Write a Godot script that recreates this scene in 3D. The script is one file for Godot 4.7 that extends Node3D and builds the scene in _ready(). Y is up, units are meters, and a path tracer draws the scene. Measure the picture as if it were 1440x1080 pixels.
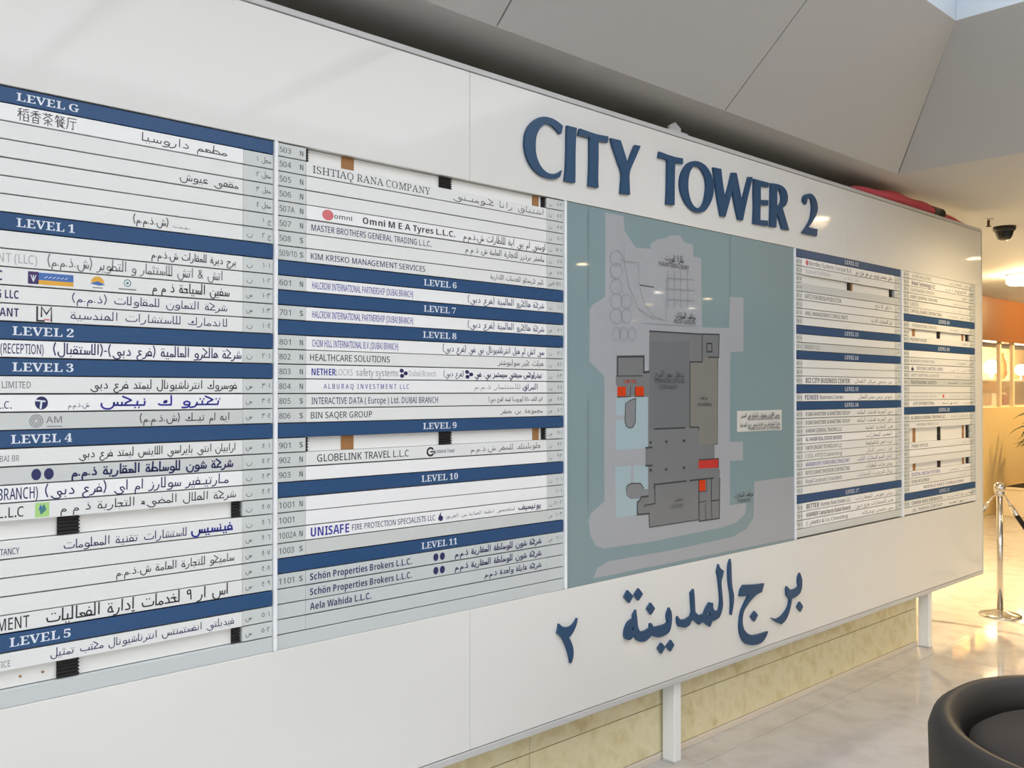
extends Node3D
# A lobby: a long white tenant directory on legs in front of a marble wall, a skylight well above it, a warm shop at the far end.

const LETTERS := [
	["letter", [2.5215,2.6019,2.4972,2.6107,2.4689,2.6173,2.4409,2.6177,2.4183,2.6148,2.396,2.6078,2.3722,2.594,2.352,2.5767,2.3352,2.5555,2.3245,2.5307,2.3212,2.5038,2.3225,2.4826,2.3301,2.4578,2.3435,2.435,2.3636,2.4156,2.389,2.4017,2.4164,2.394,2.4441,2.3923,2.4721,2.3943,2.4969,2.402,2.5069,2.4085,2.5166,2.4341,2.5005,2.4235,2.4792,2.4147,2.4581,2.4105,2.4372,2.412,2.4164,2.4207,2.3993,2.4348,2.3856,2.4543,2.3782,2.4783,2.3772,2.5046,2.3796,2.5292,2.3891,2.5527,2.4028,2.5711,2.42,2.5855,2.4374,2.5926,2.4548,2.5924,2.4724,2.5873,2.49,2.5784,2.5014,2.5695,2.5085,2.5679,2.5143,2.572], []],
	["letter", [2.5455,2.6079,2.5989,2.609,2.5929,2.5529,2.5908,2.4846,2.5907,2.4438,2.5898,2.3975,2.5315,2.3952,2.5386,2.4352,2.5426,2.5032,2.5435,2.5572], []],
	["letter", [2.6171,2.6105,2.6679,2.6082,2.7179,2.607,2.7827,2.6116,2.7798,2.5863,2.7237,2.5823,2.7235,2.5178,2.7215,2.4401,2.7233,2.3991,2.6657,2.3967,2.6707,2.4575,2.6724,2.5216,2.6725,2.5856,2.6414,2.5835,2.6077,2.5834], []],
	["letter", [2.7966,2.6077,2.8572,2.6099,2.8818,2.5667,2.9024,2.5223,2.9275,2.5721,2.9487,2.6082,2.9848,2.6108,2.957,2.5639,2.919,2.501,2.9126,2.4706,2.9166,2.4004,2.8568,2.3969,2.863,2.4494,2.8631,2.4839,2.8407,2.5224,2.8126,2.5727], []],
	["letter", [3.111,2.6103,3.1629,2.607,3.2182,2.6063,3.2746,2.6096,3.2745,2.5854,3.2181,2.5815,3.2155,2.4992,3.2138,2.3989,3.1577,2.3953,3.1625,2.463,3.1651,2.5836,3.1356,2.5855,3.1042,2.5828], []],
	["letter", [3.3661,2.614,3.4006,2.6155,3.4404,2.6077,3.4706,2.5892,3.4934,2.5633,3.505,2.5297,3.5033,2.4968,3.4904,2.4624,3.4649,2.4293,3.4346,2.4032,3.3997,2.3927,3.3653,2.391,3.3313,2.3994,3.2977,2.4177,3.2716,2.4453,3.2562,2.4772,3.2544,2.511,3.2649,2.5439,3.2839,2.5699,3.3079,2.5925,3.3369,2.6069], [3.3709,2.5931,3.4005,2.5893,3.4253,2.5729,3.4427,2.5465,3.4476,2.515,3.4424,2.479,3.4298,2.4449,3.4098,2.4203,3.385,2.4096,3.3605,2.412,3.3362,2.4288,3.3195,2.458,3.3124,2.4914,3.3149,2.5262,3.3246,2.5565,3.3416,2.5795,3.3563,2.5891]],
	["letter", [3.5018,2.6091,3.5638,2.612,3.5767,2.5497,3.5948,2.4803,3.6242,2.5419,3.6513,2.6098,3.6892,2.6145,3.7081,2.5609,3.7352,2.4851,3.7604,2.5473,3.7887,2.6121,3.8255,2.6164,3.794,2.5431,3.7657,2.4709,3.7403,2.4012,3.7018,2.3994,3.6776,2.4587,3.6536,2.5267,3.6239,2.4573,3.5971,2.3995,3.5603,2.3977,3.5321,2.4832], []],
	["letter", [3.8368,2.6104,3.8915,2.6105,3.9678,2.612,3.9647,2.5892,3.9264,2.5865,3.8942,2.5832,3.8939,2.5185,3.9614,2.5266,3.9601,2.5009,3.8921,2.4971,3.8894,2.4218,3.9579,2.4274,3.9578,2.4003,3.8904,2.3983,3.8301,2.398,3.8362,2.4806,3.8336,2.5427], []],
	["letter", [3.9857,2.6132,4.0472,2.6173,4.0962,2.6134,4.1272,2.5986,4.1427,2.5747,4.1394,2.548,4.1205,2.5225,4.0926,2.5072,4.114,2.4727,4.1542,2.4042,4.0889,2.4028,4.0585,2.4525,4.0403,2.4759,4.0339,2.4042,3.9768,2.4004,3.9814,2.4809], [4.0422,2.5907,4.0593,2.5949,4.0745,2.5809,4.0836,2.5596,4.0804,2.5364,4.065,2.518,4.0418,2.5122]],
	["digit", [4.3161,2.5546,4.2918,2.5663,4.2899,2.5794,4.3065,2.6002,4.3396,2.6135,4.3797,2.6177,4.4133,2.6039,4.4336,2.5795,4.4388,2.5495,4.4264,2.5205,4.3922,2.482,4.3451,2.444,4.3853,2.4421,4.4361,2.4449,4.4311,2.4067,4.3649,2.4058,4.2823,2.4062,4.3319,2.4508,4.3654,2.4887,4.3791,2.5278,4.3807,2.5619,4.3728,2.5879,4.3561,2.5974,4.3361,2.5877,4.3273,2.5646], []],
	["arabic_digit", [2.4998,0.736,2.5197,0.7217,2.5456,0.7152,2.5688,0.7171,2.5864,0.727,2.5997,0.7408,2.5952,0.7205,2.5805,0.6972,2.5644,0.6822,2.5528,0.6754,2.5688,0.6496,2.5769,0.6243,2.576,0.6006,2.5672,0.5795,2.5614,0.5767,2.557,0.5984,2.5455,0.6303,2.5254,0.6676,2.5054,0.6909,2.4899,0.7015,2.4955,0.7181], []],
	["arabic_letter", [3.1727,0.6889,3.188,0.6645,3.1889,0.6264,3.1806,0.5986,3.1638,0.5826,3.1258,0.5764,3.0884,0.5789,3.0515,0.5927,3.0332,0.5847,3.0105,0.5775,2.979,0.58,2.9546,0.5935,2.9414,0.6168,2.926,0.6043,2.9042,0.6013,2.8847,0.6091,2.8783,0.6268,2.8848,0.6533,2.9044,0.6749,2.9328,0.6826,2.9328,0.6979,2.9505,0.716,2.9571,0.6827,2.9636,0.6423,2.9792,0.6213,3.0106,0.62,3.0402,0.6261,3.0425,0.6428,3.0517,0.6441,3.0654,0.6245,3.1072,0.623,3.1496,0.6243,3.1639,0.6306,3.1568,0.6463,3.1569,0.6638], [2.9208,0.6409,2.9314,0.6502,2.9366,0.6442,2.9283,0.634]],
	["arabic_dot", [2.9003,0.8019,2.933,0.7733,2.9089,0.7492,2.8778,0.7775], []],
	["arabic_dot", [2.9694,0.7993,2.9952,0.7737,2.967,0.7499,2.9418,0.7762], []],
	["arabic_dot", [3.0482,0.7287,3.0749,0.7017,3.0495,0.6786,3.0244,0.7069], []],
	["arabic_dot", [3.1187,0.5503,3.1446,0.5281,3.1186,0.5042,3.0953,0.5317], []],
	["arabic_dot", [3.1852,0.5496,3.2069,0.5251,3.1803,0.5024,3.1541,0.5278], []],
	["arabic_letter", [3.6315,0.8374,3.6368,0.8127,3.6389,0.7689,3.6441,0.7115,3.6571,0.6703,3.6569,0.6353,3.6475,0.6019,3.6396,0.5792,3.6319,0.587,3.636,0.6299,3.6323,0.674,3.6186,0.7282,3.6135,0.781,3.6175,0.8152], []],
	["arabic_letter", [3.5378,0.8254,3.549,0.8068,3.5776,0.7901,3.5677,0.7656,3.5577,0.7411,3.5636,0.6929,3.5694,0.6404,3.5594,0.6076,3.5405,0.5849,3.5033,0.5784,3.4848,0.5773,3.47,0.5565,3.4373,0.5748,3.4157,0.589,3.387,0.5793,3.3517,0.6041,3.3307,0.6077,3.3167,0.5894,3.2821,0.5851,3.2412,0.5964,3.2291,0.6208,3.2312,0.6428,3.2481,0.6257,3.2822,0.62,3.3238,0.6274,3.3343,0.6443,3.3296,0.6865,3.3255,0.7284,3.3466,0.7419,3.3521,0.712,3.3575,0.6405,3.3872,0.619,3.423,0.6214,3.4448,0.6474,3.4668,0.665,3.4925,0.6589,3.4924,0.6355,3.5108,0.6155,3.5407,0.6192,3.5499,0.6606,3.5426,0.7218,3.5338,0.7702,3.5249,0.7928], [3.4505,0.6148,3.4608,0.6245,3.4739,0.6122,3.4622,0.6044]],
	["arabic_letter", [3.7384,0.7029,3.829,0.6918,3.9153,0.6851,3.8941,0.6468,3.8492,0.6423,3.8083,0.6262,3.7678,0.603,3.7411,0.5816,3.7291,0.547,3.7342,0.5095,3.7606,0.4792,3.8075,0.4579,3.862,0.4517,3.9492,0.4501,3.9244,0.4236,3.8894,0.4074,3.8412,0.4071,3.787,0.4162,3.7471,0.4339,3.7175,0.4686,3.7046,0.5074,3.7067,0.5434,3.718,0.5817,3.7479,0.6172,3.7848,0.6501,3.7481,0.6502,3.7052,0.6548,3.7152,0.6843], []],
	["arabic_dot", [3.8338,0.5665,3.859,0.5437,3.8315,0.5178,3.8011,0.5459], []],
	["arabic_letter", [4.2487,0.6912,4.2695,0.6546,4.2669,0.6152,4.2512,0.5898,4.2188,0.5788,4.1692,0.5726,4.1615,0.5445,4.1425,0.5085,4.1124,0.4785,4.0717,0.463,4.0317,0.4806,4.0029,0.497,3.9815,0.5101,4.0245,0.4979,4.0683,0.5014,4.1127,0.5211,4.1389,0.5441,4.1504,0.5736,4.1206,0.5976,4.117,0.6292,4.1246,0.6417,4.1582,0.6193,4.2037,0.6165,4.2383,0.6233,4.2307,0.6482,4.2332,0.6715], []],
	["arabic_dot", [4.2494,0.5456,4.2788,0.518,4.2553,0.4948,4.2223,0.523], []],
]
# heights of the row edges above the floor, from the top down: the two near columns and the two far ones
const ROW_NEAR := [2.3240,2.2844,2.2413,2.1982,2.1551,2.1120,2.0690,2.0259,1.9829,1.9398,1.8968,1.8538,1.8108,1.7678,1.7248,1.6819,1.6389,1.5959,1.5530,1.5101,1.4672,1.4242,1.3813,1.3384,1.2945,1.2506,1.2066,1.1627,1.1188,1.0749,1.0311,0.9872,0.9433,0.8995,0.8556]
const ROW_FAR := [2.3280,2.2848,2.2415,2.1983,2.1551,2.1119,2.0688,2.0256,1.9824,1.9393,1.8961,1.8530,1.8099,1.7668,1.7237,1.6806,1.6375,1.5945,1.5514,1.5084,1.4653,1.4223,1.3793,1.3363,1.2933,1.2503,1.2074,1.1644,1.1214,1.0785,1.0356,0.9926,0.9497,0.9068,0.8639]
# column, row, tone of the strip, what is printed on it: kind, text, left and right edge, height as a share of the strip, rise, ink
const ROWS := [
	[0,1,"L",[["T","LEVEL G",0.6495,0.7914,0.52,0,"white"]]],
	[0,2,"b",[["Z","",0.6512,0.7882,0.78,0,"ink"],["A","مطعم داروسيا",0.9410,1.1827,0.62,0,"ink"]]],
	[0,3,"w",[]],
	[0,4,"w",[["A","مقهى عيوش",1.0454,1.2168,0.6,0,"ink"]]],
	[0,5,"w",[]],
	[0,6,"w",[]],
	[0,7,"w",[["A","(ش.ذ.م.م)",0.9234,1.0187,0.6,0,"ink"],["A","ـيـت",1.0264,1.0772,0.35,-0.1,"grey"]]],
	[0,8,"L",[["T","LEVEL 1",0.6507,0.7824,0.52,0,"white"]]],
	[0,9,"w",[["A","برج ديرة للعقارات ش.ذ.م.م",0.9716,1.2109,0.6,0,"ink"]]],
	[0,10,"w",[["S","INVESTMENT (LLC)",0.5011,0.6964,0.55,0,"pale"],["A","اتش & اتش للاستثمار و التطوير (ش.ذ.م.م)",0.7171,1.1710,0.75,0,"grey"]]],
	[0,11,"w",[["B","SAFEEN TOURISM LLC",0.3776,0.6206,0.6,0,"violet"],["flag","",0.6760,0.7795,0.75,0,"ink"],["sun","",0.8183,0.8563,0.8,0,"ink"],["globe","",0.8898,0.9331,0.7,0,"ink"],["A","سفين السياحة ذ م م",0.9737,1.1900,0.75,0,"ink"]]],
	[0,12,"w",[["B","CO-OPERATIVE CONTRACTING LLC",0.3523,0.6560,0.5,0,"blue"],["A","شركة التعاون للمقاولات (ذ.م.م)",0.7730,1.1838,0.6,0,"blue"]]],
	[0,13,"w",[["B","ENGINEERING CONSULTANT",0.3780,0.6561,0.5,0,"blue"],["lm","",0.6969,0.7289,0.85,0,"ink"],["A","لاندمارك للاستشارات الهندسية",0.7698,1.1860,0.6,0,"blue"]]],
	[0,14,"L",[["T","LEVEL 2",0.6425,0.7800,0.52,0,"white"]]],
	[0,15,"b",[["S","HALCROW - (RECEPTION)",0.5274,0.7115,0.6,0,"blue"],["A","شركة هالكرو العالمية (فرع دبي)-(الاستقبال)",0.7308,1.2265,0.75,0,"blue"]]],
	[0,16,"L",[["T","LEVEL 3",0.6428,0.7803,0.52,0,"white"]]],
	[0,17,"w",[["S","INTERNATIONAL LIMITED",0.4857,0.6833,0.4,0,"grey"],["A","فوسروك انترناشيونال ليمتد فرع دبي",0.8175,1.2139,0.65,0,"ink"]]],
	[0,18,"b",[["S","TECHNICS L.L.C.",0.4998,0.6416,0.45,-0.1,"blue"],["disc","",0.6913,0.7232,0.8,0,"ink"],["A","ش.ذ.م.م",0.7673,0.8176,0.35,-0.15,"blue"],["AB","تكترو ك نيكس",0.8399,1.1656,0.72,0.02,"royal"]]],
	[0,19,"g",[["am","",0.6774,0.7543,0.8,0,"ink"],["A","ايه ام تيــك (ش.ذ.م.م)",0.9415,1.1929,0.6,0,"ink"]]],
	[0,20,"L",[["T","LEVEL 4",0.6404,0.7775,0.52,0,"white"]]],
	[0,21,"w",[["S","ALLIANCE DUBAI BR",0.5285,0.6590,0.36,-0.05,"grey"],["A","ارابيان انتي بايراسي اللاينس ليمتد فرع دبي",0.7911,1.2100,0.6,0,"ink"]]],
	[0,22,"g",[["dots","",0.6841,0.7368,0.7,0,"ink"],["AB","شركة شون للوساطة العقارية ذ.م.م",0.7745,1.2017,0.7,0,"blue"]]],
	[0,23,"b",[["S","(DUBAI BRANCH)",0.5360,0.7001,0.7,0,"blue"],["A","مـارتيـفير سولارز ام اي (فرع دبي)",0.7128,1.1891,0.75,0,"blue"]]],
	[0,24,"w",[["S","TRADING L.L.C",0.4939,0.6688,0.6,0,"ink"],["leaf","",0.6939,0.7258,0.85,0,"ink"],["A","شركة الهلال المضيء التجارية ذ م م",0.7485,1.2103,0.62,0,"ink"]]],
	[0,25,"O",[]],
	[0,26,"w",[["S","CONSULTANCY",0.5654,0.6599,0.38,-0.1,"blue"],["AB","فينسيس",1.0794,1.2021,0.75,0,"royal"],["A","لاستشارات تقنية المعلومات",0.7554,1.0715,0.6,-0.1,"blue"]]],
	[0,27,"w",[]],
	[0,28,"w",[["A","ساميكو للتجارة العامة ش.ذ.م.م",0.8833,1.2065,0.6,0,"ink"]]],
	[0,29,"w",[]],
	[0,30,"w",[["S","MANAGEMENT",0.5090,0.6823,0.7,0,"ink"],["A","اس ار ٩ لخدمات إدارة الفعاليات",0.7156,1.1899,0.85,0,"ink"]]],
	[0,31,"L",[["T","LEVEL 5",0.6393,0.7759,0.52,0,"white"]]],
	[0,32,"w",[["S","REPRESENTATIVE OFFICE",0.4885,0.6410,0.36,-0.1,"grey"],["A","فيديلتي انفستمنتس انترناشيونال مكتب تمثيل",0.7271,1.2069,0.55,0,"blue"]]],
	[0,33,"O",[]],
	[0,34,"G",[]],
	[1,1,"O",[]],
	[1,2,"w",[["R","ISHTIAQ RANA COMPANY",1.4555,1.8989,0.56,0.02,"ink"],["A","اشتياق رانا كـومبـني",1.9903,2.4339,0.62,0,"ink"]]],
	[1,3,"w",[]],
	[1,4,"w",[]],
	[1,5,"b",[["ball","",1.4874,1.5271,0.8,0,"rose"],["S","omni",1.5296,1.5933,0.36,0,"ink"],["B","Omni M E A Tyres L.L.C.",1.6325,2.0059,0.5,0,"ink"],["A","اومني ام ئي اية للاطارات ش.ذ.م.م",2.0406,2.4413,0.7,0,"ink"]]],
	[1,6,"w",[["S","MASTER BROTHERS GENERAL TRADING L.L.C.",1.4510,1.9050,0.48,0,"blue"],["A","ماستر برذرز للتجارة العامة ش ذ م م",2.0501,2.4337,0.6,0,"ink"]]],
	[1,7,"w",[]],
	[1,8,"w",[["S","KIM KRISKO MANAGEMENT SERVICES",1.4487,1.8782,0.45,0,"blue"],["A","كيم كريسكو للخدمات الادارية",2.1645,2.4299,0.5,0,"ink"]]],
	[1,9,"L",[["T","LEVEL 6",1.8724,2.0122,0.52,0,"white"]]],
	[1,10,"b",[["S","HALCROW INTERNATIONAL PARTNERSHIP (DUBAI BRANCH)",1.4537,1.8286,0.52,0,"royal"],["A","شركة هالكرو العالمية (فرع دبي)",2.0597,2.4335,0.65,0,"blue"]]],
	[1,11,"L",[["T","LEVEL 7",1.8724,2.0091,0.52,0,"white"]]],
	[1,12,"b",[["S","HALCROW INTERNATIONAL PARTNERSHIP (DUBAI BRANCH)",1.4538,1.8287,0.52,0,"royal"],["A","شركة هالكرو العالمية (فرع دبي)",2.0597,2.4335,0.65,0,"blue"]]],
	[1,13,"L",[["T","LEVEL 8",1.8695,2.0122,0.52,0,"white"]]],
	[1,14,"b",[["S","CH2M HILL INTERNATIONAL B.V. (DUBAI BRANCH)",1.4540,1.7690,0.52,0,"royal"],["A","سي اتش ام هيل انترناشيونال بي في (فرع دبي)",1.9504,2.4334,0.65,0,"blue"]]],
	[1,15,"w",[["S","HEALTHCARE SOLUTIONS",1.4468,1.7356,0.5,0,"ink"],["A","هيلث كير سوليوشنز",2.2015,2.4296,0.55,0,"ink"]]],
	[1,16,"b",[["B","NETHER",1.4517,1.5353,0.5,0,"royal"],["S","LOCKS",1.5353,1.5965,0.5,0,"pale"],["S","safety systems",1.6095,1.7690,0.52,0,"grey"],["tri","",1.7746,1.8058,0.75,0,"ink"],["S","Dubai Branch",1.8116,1.9231,0.46,0,"pale"],["A","(فرع دبي)",1.9535,2.0438,0.55,0,"blue"],["tri","",2.0502,2.0855,0.75,0,"ink"],["AB","نيذرلوكس سيفتي سيستمز بي. في",2.0919,2.4221,0.55,0,"blue"]]],
	[1,17,"b",[["S","A L B U R A Q   I N V E S T M E N T   L L C",1.4932,1.8116,0.38,0,"royal"],["A","للاستثمار ذ.م.م",2.0887,2.3128,0.5,0,"grey"],["AB","البراق",2.3200,2.3998,0.55,0,"blue"]]],
	[1,18,"w",[["S","INTERACTIVE DATA ( Europe ) Ltd. DUBAI BRANCH",1.4519,1.9322,0.5,0,"blue"],["A","انتر اكتف داتا (يوروب) ليمتد (فرع دبي)",2.1577,2.4257,0.45,0,"ink"]]],
	[1,19,"w",[["S","BIN SAQER GROUP",1.4495,1.6677,0.48,0,"ink"],["A","مجموعة بن صقر",2.2151,2.4257,0.5,0,"ink"]]],
	[1,20,"L",[["T","LEVEL 9",1.8697,2.0123,0.52,0,"white"]]],
	[1,21,"O",[]],
	[1,22,"w",[["S","GLOBELINK TRAVEL L.L.C",1.4715,1.8117,0.55,0,"ink"],["gee","",1.8845,1.9172,0.7,0,"ink"],["S","Globelink Travel",1.9172,2.0029,0.3,0,"blue"],["A","جلوبلينك للسفر ش.ذ.م.م",2.0726,2.4144,0.55,0,"ink"]]],
	[1,23,"b",[]],
	[1,24,"L",[["T","LEVEL 10",1.8639,2.0186,0.52,0,"white"]]],
	[1,25,"b",[]],
	[1,26,"b",[]],
	[1,27,"b",[["B","UNISAFE",1.4501,1.5843,0.66,0,"royal"],["S","FIRE PROTECTION SPECIALISTS LLC",1.5946,1.9203,0.44,0,"blue"],["flame","",1.9324,1.9536,0.8,0.05,"ink"],["A","لمتخصصي انظمة الحماية من الحريق",1.9628,2.2842,0.32,-0.05,"blue"],["AB","يونيسيف",2.2983,2.4179,0.6,0,"blue"]]],
	[1,28,"g",[]],
	[1,29,"L",[["T","LEVEL 11",1.8640,2.0154,0.52,0,"white"]]],
	[1,30,"G",[["B","Schön Properties Brokers L.L.C.",1.4479,1.8234,0.5,0,"blue"],["dots","",1.9114,1.9628,0.62,0,"ink"],["AB","شركة شون للوساطة العقارية ذ.م.م",2.0030,2.4178,0.6,0,"blue"]]],
	[1,31,"G",[["B","Schön Properties Brokers L.L.C.",1.4480,1.8235,0.5,0,"blue"],["dots","",1.9114,1.9628,0.62,0,"ink"],["AB","شركة شون للوساطة العقارية ذ.م.م",2.0030,2.4177,0.6,0,"blue"]]],
	[1,32,"G",[["B","Aela Wahida L.L.C.",1.4481,1.6657,0.5,0,"blue"],["AB","شركة عائلة واحدة ذ.م.م",2.1377,2.4177,0.55,0,"blue"]]],
	[1,33,"G",[]],
	[1,34,"G",[]],
	[2,1,"L",[["T","LEVEL 12",4.7574,4.9137,0.52,0,"white"]]],
	[2,2,"b",[["ball","",4.3395,4.3682,0.7,0,"rose"],["S","Bentley Systems Europe B.V.",4.3755,4.8385,0.55,0,"ink"],["A","بنتلي سيستمز يوروب بي في فرع دبي",4.8716,5.3396,0.7,0,"ink"]]],
	[2,3,"w",[["S","Bassel Rafidain",4.3392,4.5992,0.5,0,"pale"],["A","باسل الرافدين",4.7407,4.9298,0.5,0,"pale"]]],
	[2,4,"O",[]],
	[2,5,"g",[]],
	[2,6,"w",[["S","DATCO FOR MEDIA PRODUCTION",4.3313,4.7158,0.55,0,"ink"],["A","داتكو للانتاج",5.1102,5.3380,0.6,0,"ink"]]],
	[2,7,"w",[]],
	[2,8,"w",[["S","ANEL MANAGEMENT CONSULTANTS",4.3307,4.7875,0.5,0,"ink"],["A","انيل للاستشارات الادارية",5.0655,5.3373,0.6,0,"ink"]]],
	[2,9,"w",[]],
	[2,10,"L",[["T","LEVEL 13",4.7545,4.9106,0.52,0,"white"]]],
	[2,11,"w",[]],
	[2,12,"g",[["S","ARENCO LLC",4.3225,4.4828,0.5,0,"grey"]]],
	[2,13,"L",[["T","LEVEL 14",4.7535,4.9096,0.52,0,"white"]]],
	[2,14,"w",[]],
	[2,15,"w",[]],
	[2,16,"b",[["B","BIZ CITY BUSINESS CENTER",4.3357,4.8093,0.62,0,"ink"],["A","بيز سيتي مركز الاعمال",4.8586,5.3341,0.55,0,"ink"]]],
	[2,17,"L",[["T","LEVEL 15",4.7522,4.9082,0.52,0,"white"]]],
	[2,18,"b",[["B","PIONEER",4.3280,4.4662,0.62,0,"blue"],["S","Business Center",4.4811,4.7359,0.5,0,"ink"],["A","بايونير بزنس سنتر للاعمال",4.9079,5.3333,0.6,0,"ink"]]],
	[2,19,"L",[["T","LEVEL 16",4.7516,4.9075,0.52,0,"white"]]],
	[2,20,"w",[["S","DUBAI MARITIME & MARITIME GROUP",4.3346,4.8079,0.5,0,"ink"],["A","دبي البحرية لخدمات الملاحة",4.8905,5.3325,0.6,0,"ink"]]],
	[2,21,"w",[["S","DUBAI MARITIME & MARITIME GROUP",4.3343,4.8076,0.5,0,"ink"],["A","دبي البحرية لخدمات الملاحة",4.8901,5.3322,0.6,0,"ink"]]],
	[2,22,"w",[["S","HARRAR GENERAL TRADING LLC",4.3340,4.7186,0.5,0,"ink"],["A","هرر للتجارة العامة",4.9913,5.3318,0.6,0,"ink"]]],
	[2,23,"b",[["B","AL FAHIM REAL ESTATE BROKER",4.3338,4.7183,0.5,0,"blue"],["A","الفهيم للعقارات",4.9909,5.3314,0.6,0,"blue"]]],
	[2,24,"w",[["S","EARTH ENGINE TECHNOLOGY LLC",4.3335,4.7180,0.5,0,"ink"],["A","ايرث انجن للتكنولوجيا",4.9906,5.3310,0.6,0,"ink"]]],
	[2,25,"w",[["S","COOL ARTISTS advertising",4.3332,4.7177,0.5,0,"grey"],["A","كول ارتستس للاعلان",4.9902,5.3306,0.6,0,"grey"]]],
	[2,26,"w",[["S","ARABIAN EXPO FURNISHING CONSULTANT",4.3329,4.8060,0.5,0,"royal"],["A","ارابيان اكسبو لاستشارات التأثيث",4.8884,5.3302,0.6,0,"royal"]]],
	[2,27,"w",[["S","ROYCE GRANT INTERIOR CONTRACTING",4.3327,4.8056,0.5,0,"ink"],["A","رويس جرانت للمقاولات",4.9895,5.3298,0.6,0,"ink"]]],
	[2,28,"w",[["S","Royal Corporate Consultants",4.3324,4.7167,0.5,0,"violet"],["A","رويال كوربوريت للاستشارات",4.8878,5.3294,0.6,0,"grey"]]],
	[2,29,"w",[]],
	[2,30,"L",[["T","LEVEL 17",4.7561,4.9122,0.52,0,"white"]]],
	[2,31,"b",[["B","BETTER",4.3387,4.4699,0.6,0,"ink"],["S","Homes Real Estate LLC",4.4847,4.8125,0.5,0,"ink"],["A","بيتر هومز للعقارات",4.8618,5.3376,0.55,0,"ink"]]],
	[2,32,"b",[["B","HAMMER Consultants Dubai Branch",4.3385,4.8122,0.55,0,"ink"],["A","هامر للاستشارات فرع دبي",4.8698,5.3372,0.6,0,"ink"]]],
	[2,33,"b",[["S","C. JAMES & Co. Consulting",4.3382,4.7793,0.45,0,"ink"],["A","سي جيمس وشركاه",4.9449,5.3368,0.5,0,"ink"]]],
	[2,34,"g",[]],
	[3,1,"w",[["S","AL REEF REAL ESTATE",5.6120,5.8818,0.5,0,"grey"],["A","الريف للعقارات",6.1587,6.5533,0.5,0,"grey"]]],
	[3,2,"b",[["B","Nobel Technology LLC",5.6015,5.9462,0.6,0,"blue"],["A","نوبل للتكنولوجيا ذ م م",6.1127,6.5652,0.6,0,"blue"]]],
	[3,3,"w",[["S","GULF MARINE SERVICES",5.5911,5.9349,0.45,0,"grey"],["A","خدمات الخليج",6.3806,6.5647,0.5,0,"grey"]]],
	[3,4,"w",[["S","ORBIT GENERAL TRADING",5.5807,5.9780,0.45,0,"ink"],["A","اوربت",6.2148,6.5642,0.5,0,"grey"]]],
	[3,5,"w",[["S","ORION",5.5802,5.6914,0.6,0,"grey"],["A","اوريون",6.1912,6.5636,0.4,0,"pale"]]],
	[3,6,"w",[["S","CAPITAL FLAME CONTRACTING",5.5798,6.0434,0.5,0,"ink"],["A","كابيتال فليم للمقاولات",6.1334,6.5631,0.45,0,"grey"]]],
	[3,7,"L",[["T","LEVEL 18",5.9986,6.1672,0.52,0,"white"]]],
	[3,8,"w",[["S","INTERNATIONAL SERVICES",5.6090,5.9652,0.45,0,"grey"],["A","الخدمات الدولية",6.1667,6.5495,0.45,0,"grey"]]],
	[3,9,"O",[]],
	[3,10,"w",[["S","PROPERTY HOUSE",5.5781,5.8139,0.45,0,"ink"],["A","بيت العقار",6.3769,6.5609,0.4,0,"grey"]]],
	[3,11,"L",[["T","LEVEL 19",5.9857,6.1652,0.52,0,"white"]]],
	[3,12,"b",[]],
	[3,13,"w",[["S","AL NOOR CONTRACTING",5.5769,5.9302,0.42,0,"grey"],["A","النور للمقاولات",6.2685,6.5593,0.4,0,"grey"]]],
	[3,14,"b",[["flame","",5.5864,5.6265,0.8,0,"ink"],["S","SKYLINE UNITED LINES",5.6671,6.0619,0.5,0,"blue"],["A","سكاي لاين",6.1752,6.5588,0.45,0,"grey"]]],
	[3,15,"w",[["S","UNITY SHIPPING AGENCIES",5.5860,6.0059,0.45,0,"grey"],["A","يونيتي للملاحة",6.2441,6.5582,0.4,0,"pale"]]],
	[3,16,"g",[["S","PROFESSIONAL SERVICES",5.5856,5.9615,0.5,0,"ink"],["A","الخدمات المهنية",6.1399,6.5577,0.5,0,"ink"]]],
	[3,17,"w",[]],
	[3,18,"w",[["S","AL MASA GENERAL TRADING",5.5847,5.9605,0.38,0,"pale"],["ball","",6.0488,6.0824,0.6,0,"rose"],["A","الماسة للتجارة",6.1504,6.5566,0.4,0,"pale"]]],
	[3,19,"b",[["S","GATE INTERNATIONAL",5.6143,5.9274,0.5,0,"ink"],["A","جيت الدولية",6.0372,6.5561,0.45,0,"ink"]]],
	[3,20,"L",[["T","LEVEL 20",5.9925,6.1608,0.52,0,"white"]]],
	[3,21,"w",[["S","AL BADIA GENERAL TRADING LLC",5.5835,6.0922,0.45,0,"ink"],["A","البادية للتجارة العامة",6.1833,6.5550,0.4,0,"grey"]]],
	[3,22,"w",[["S","WORLD WIDE LLC",5.6636,5.9915,0.35,0,"grey"]]],
	[3,23,"O",[]],
	[3,24,"O",[]],
	[3,25,"b",[["S","PRIME OFFICES",5.5918,5.8283,0.45,0,"ink"],["A","مكاتب",6.3572,6.5528,0.4,0,"grey"]]],
	[3,26,"b",[]],
	[3,27,"w",[]],
	[3,28,"O",[]],
	[3,29,"b",[["S","DIGITAL MEDIA SYSTEMS",5.5901,6.0103,0.5,0,"royal"],["A","الاعلام الرقمي",6.1450,6.5507,0.4,0,"grey"]]],
	[3,30,"w",[["S","STAR HOLDINGS",5.5896,5.8473,0.45,0,"ink"],["A","ستار القابضة",6.3189,6.5502,0.4,0,"pale"]]],
	[3,31,"b",[["S","MIDDLE EAST CONSULTING",5.7626,6.3901,0.42,0,"violet"]]],
	[3,32,"L",[["T","LEVEL 21",5.9978,6.1549,0.52,0,"white"]]],
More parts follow.
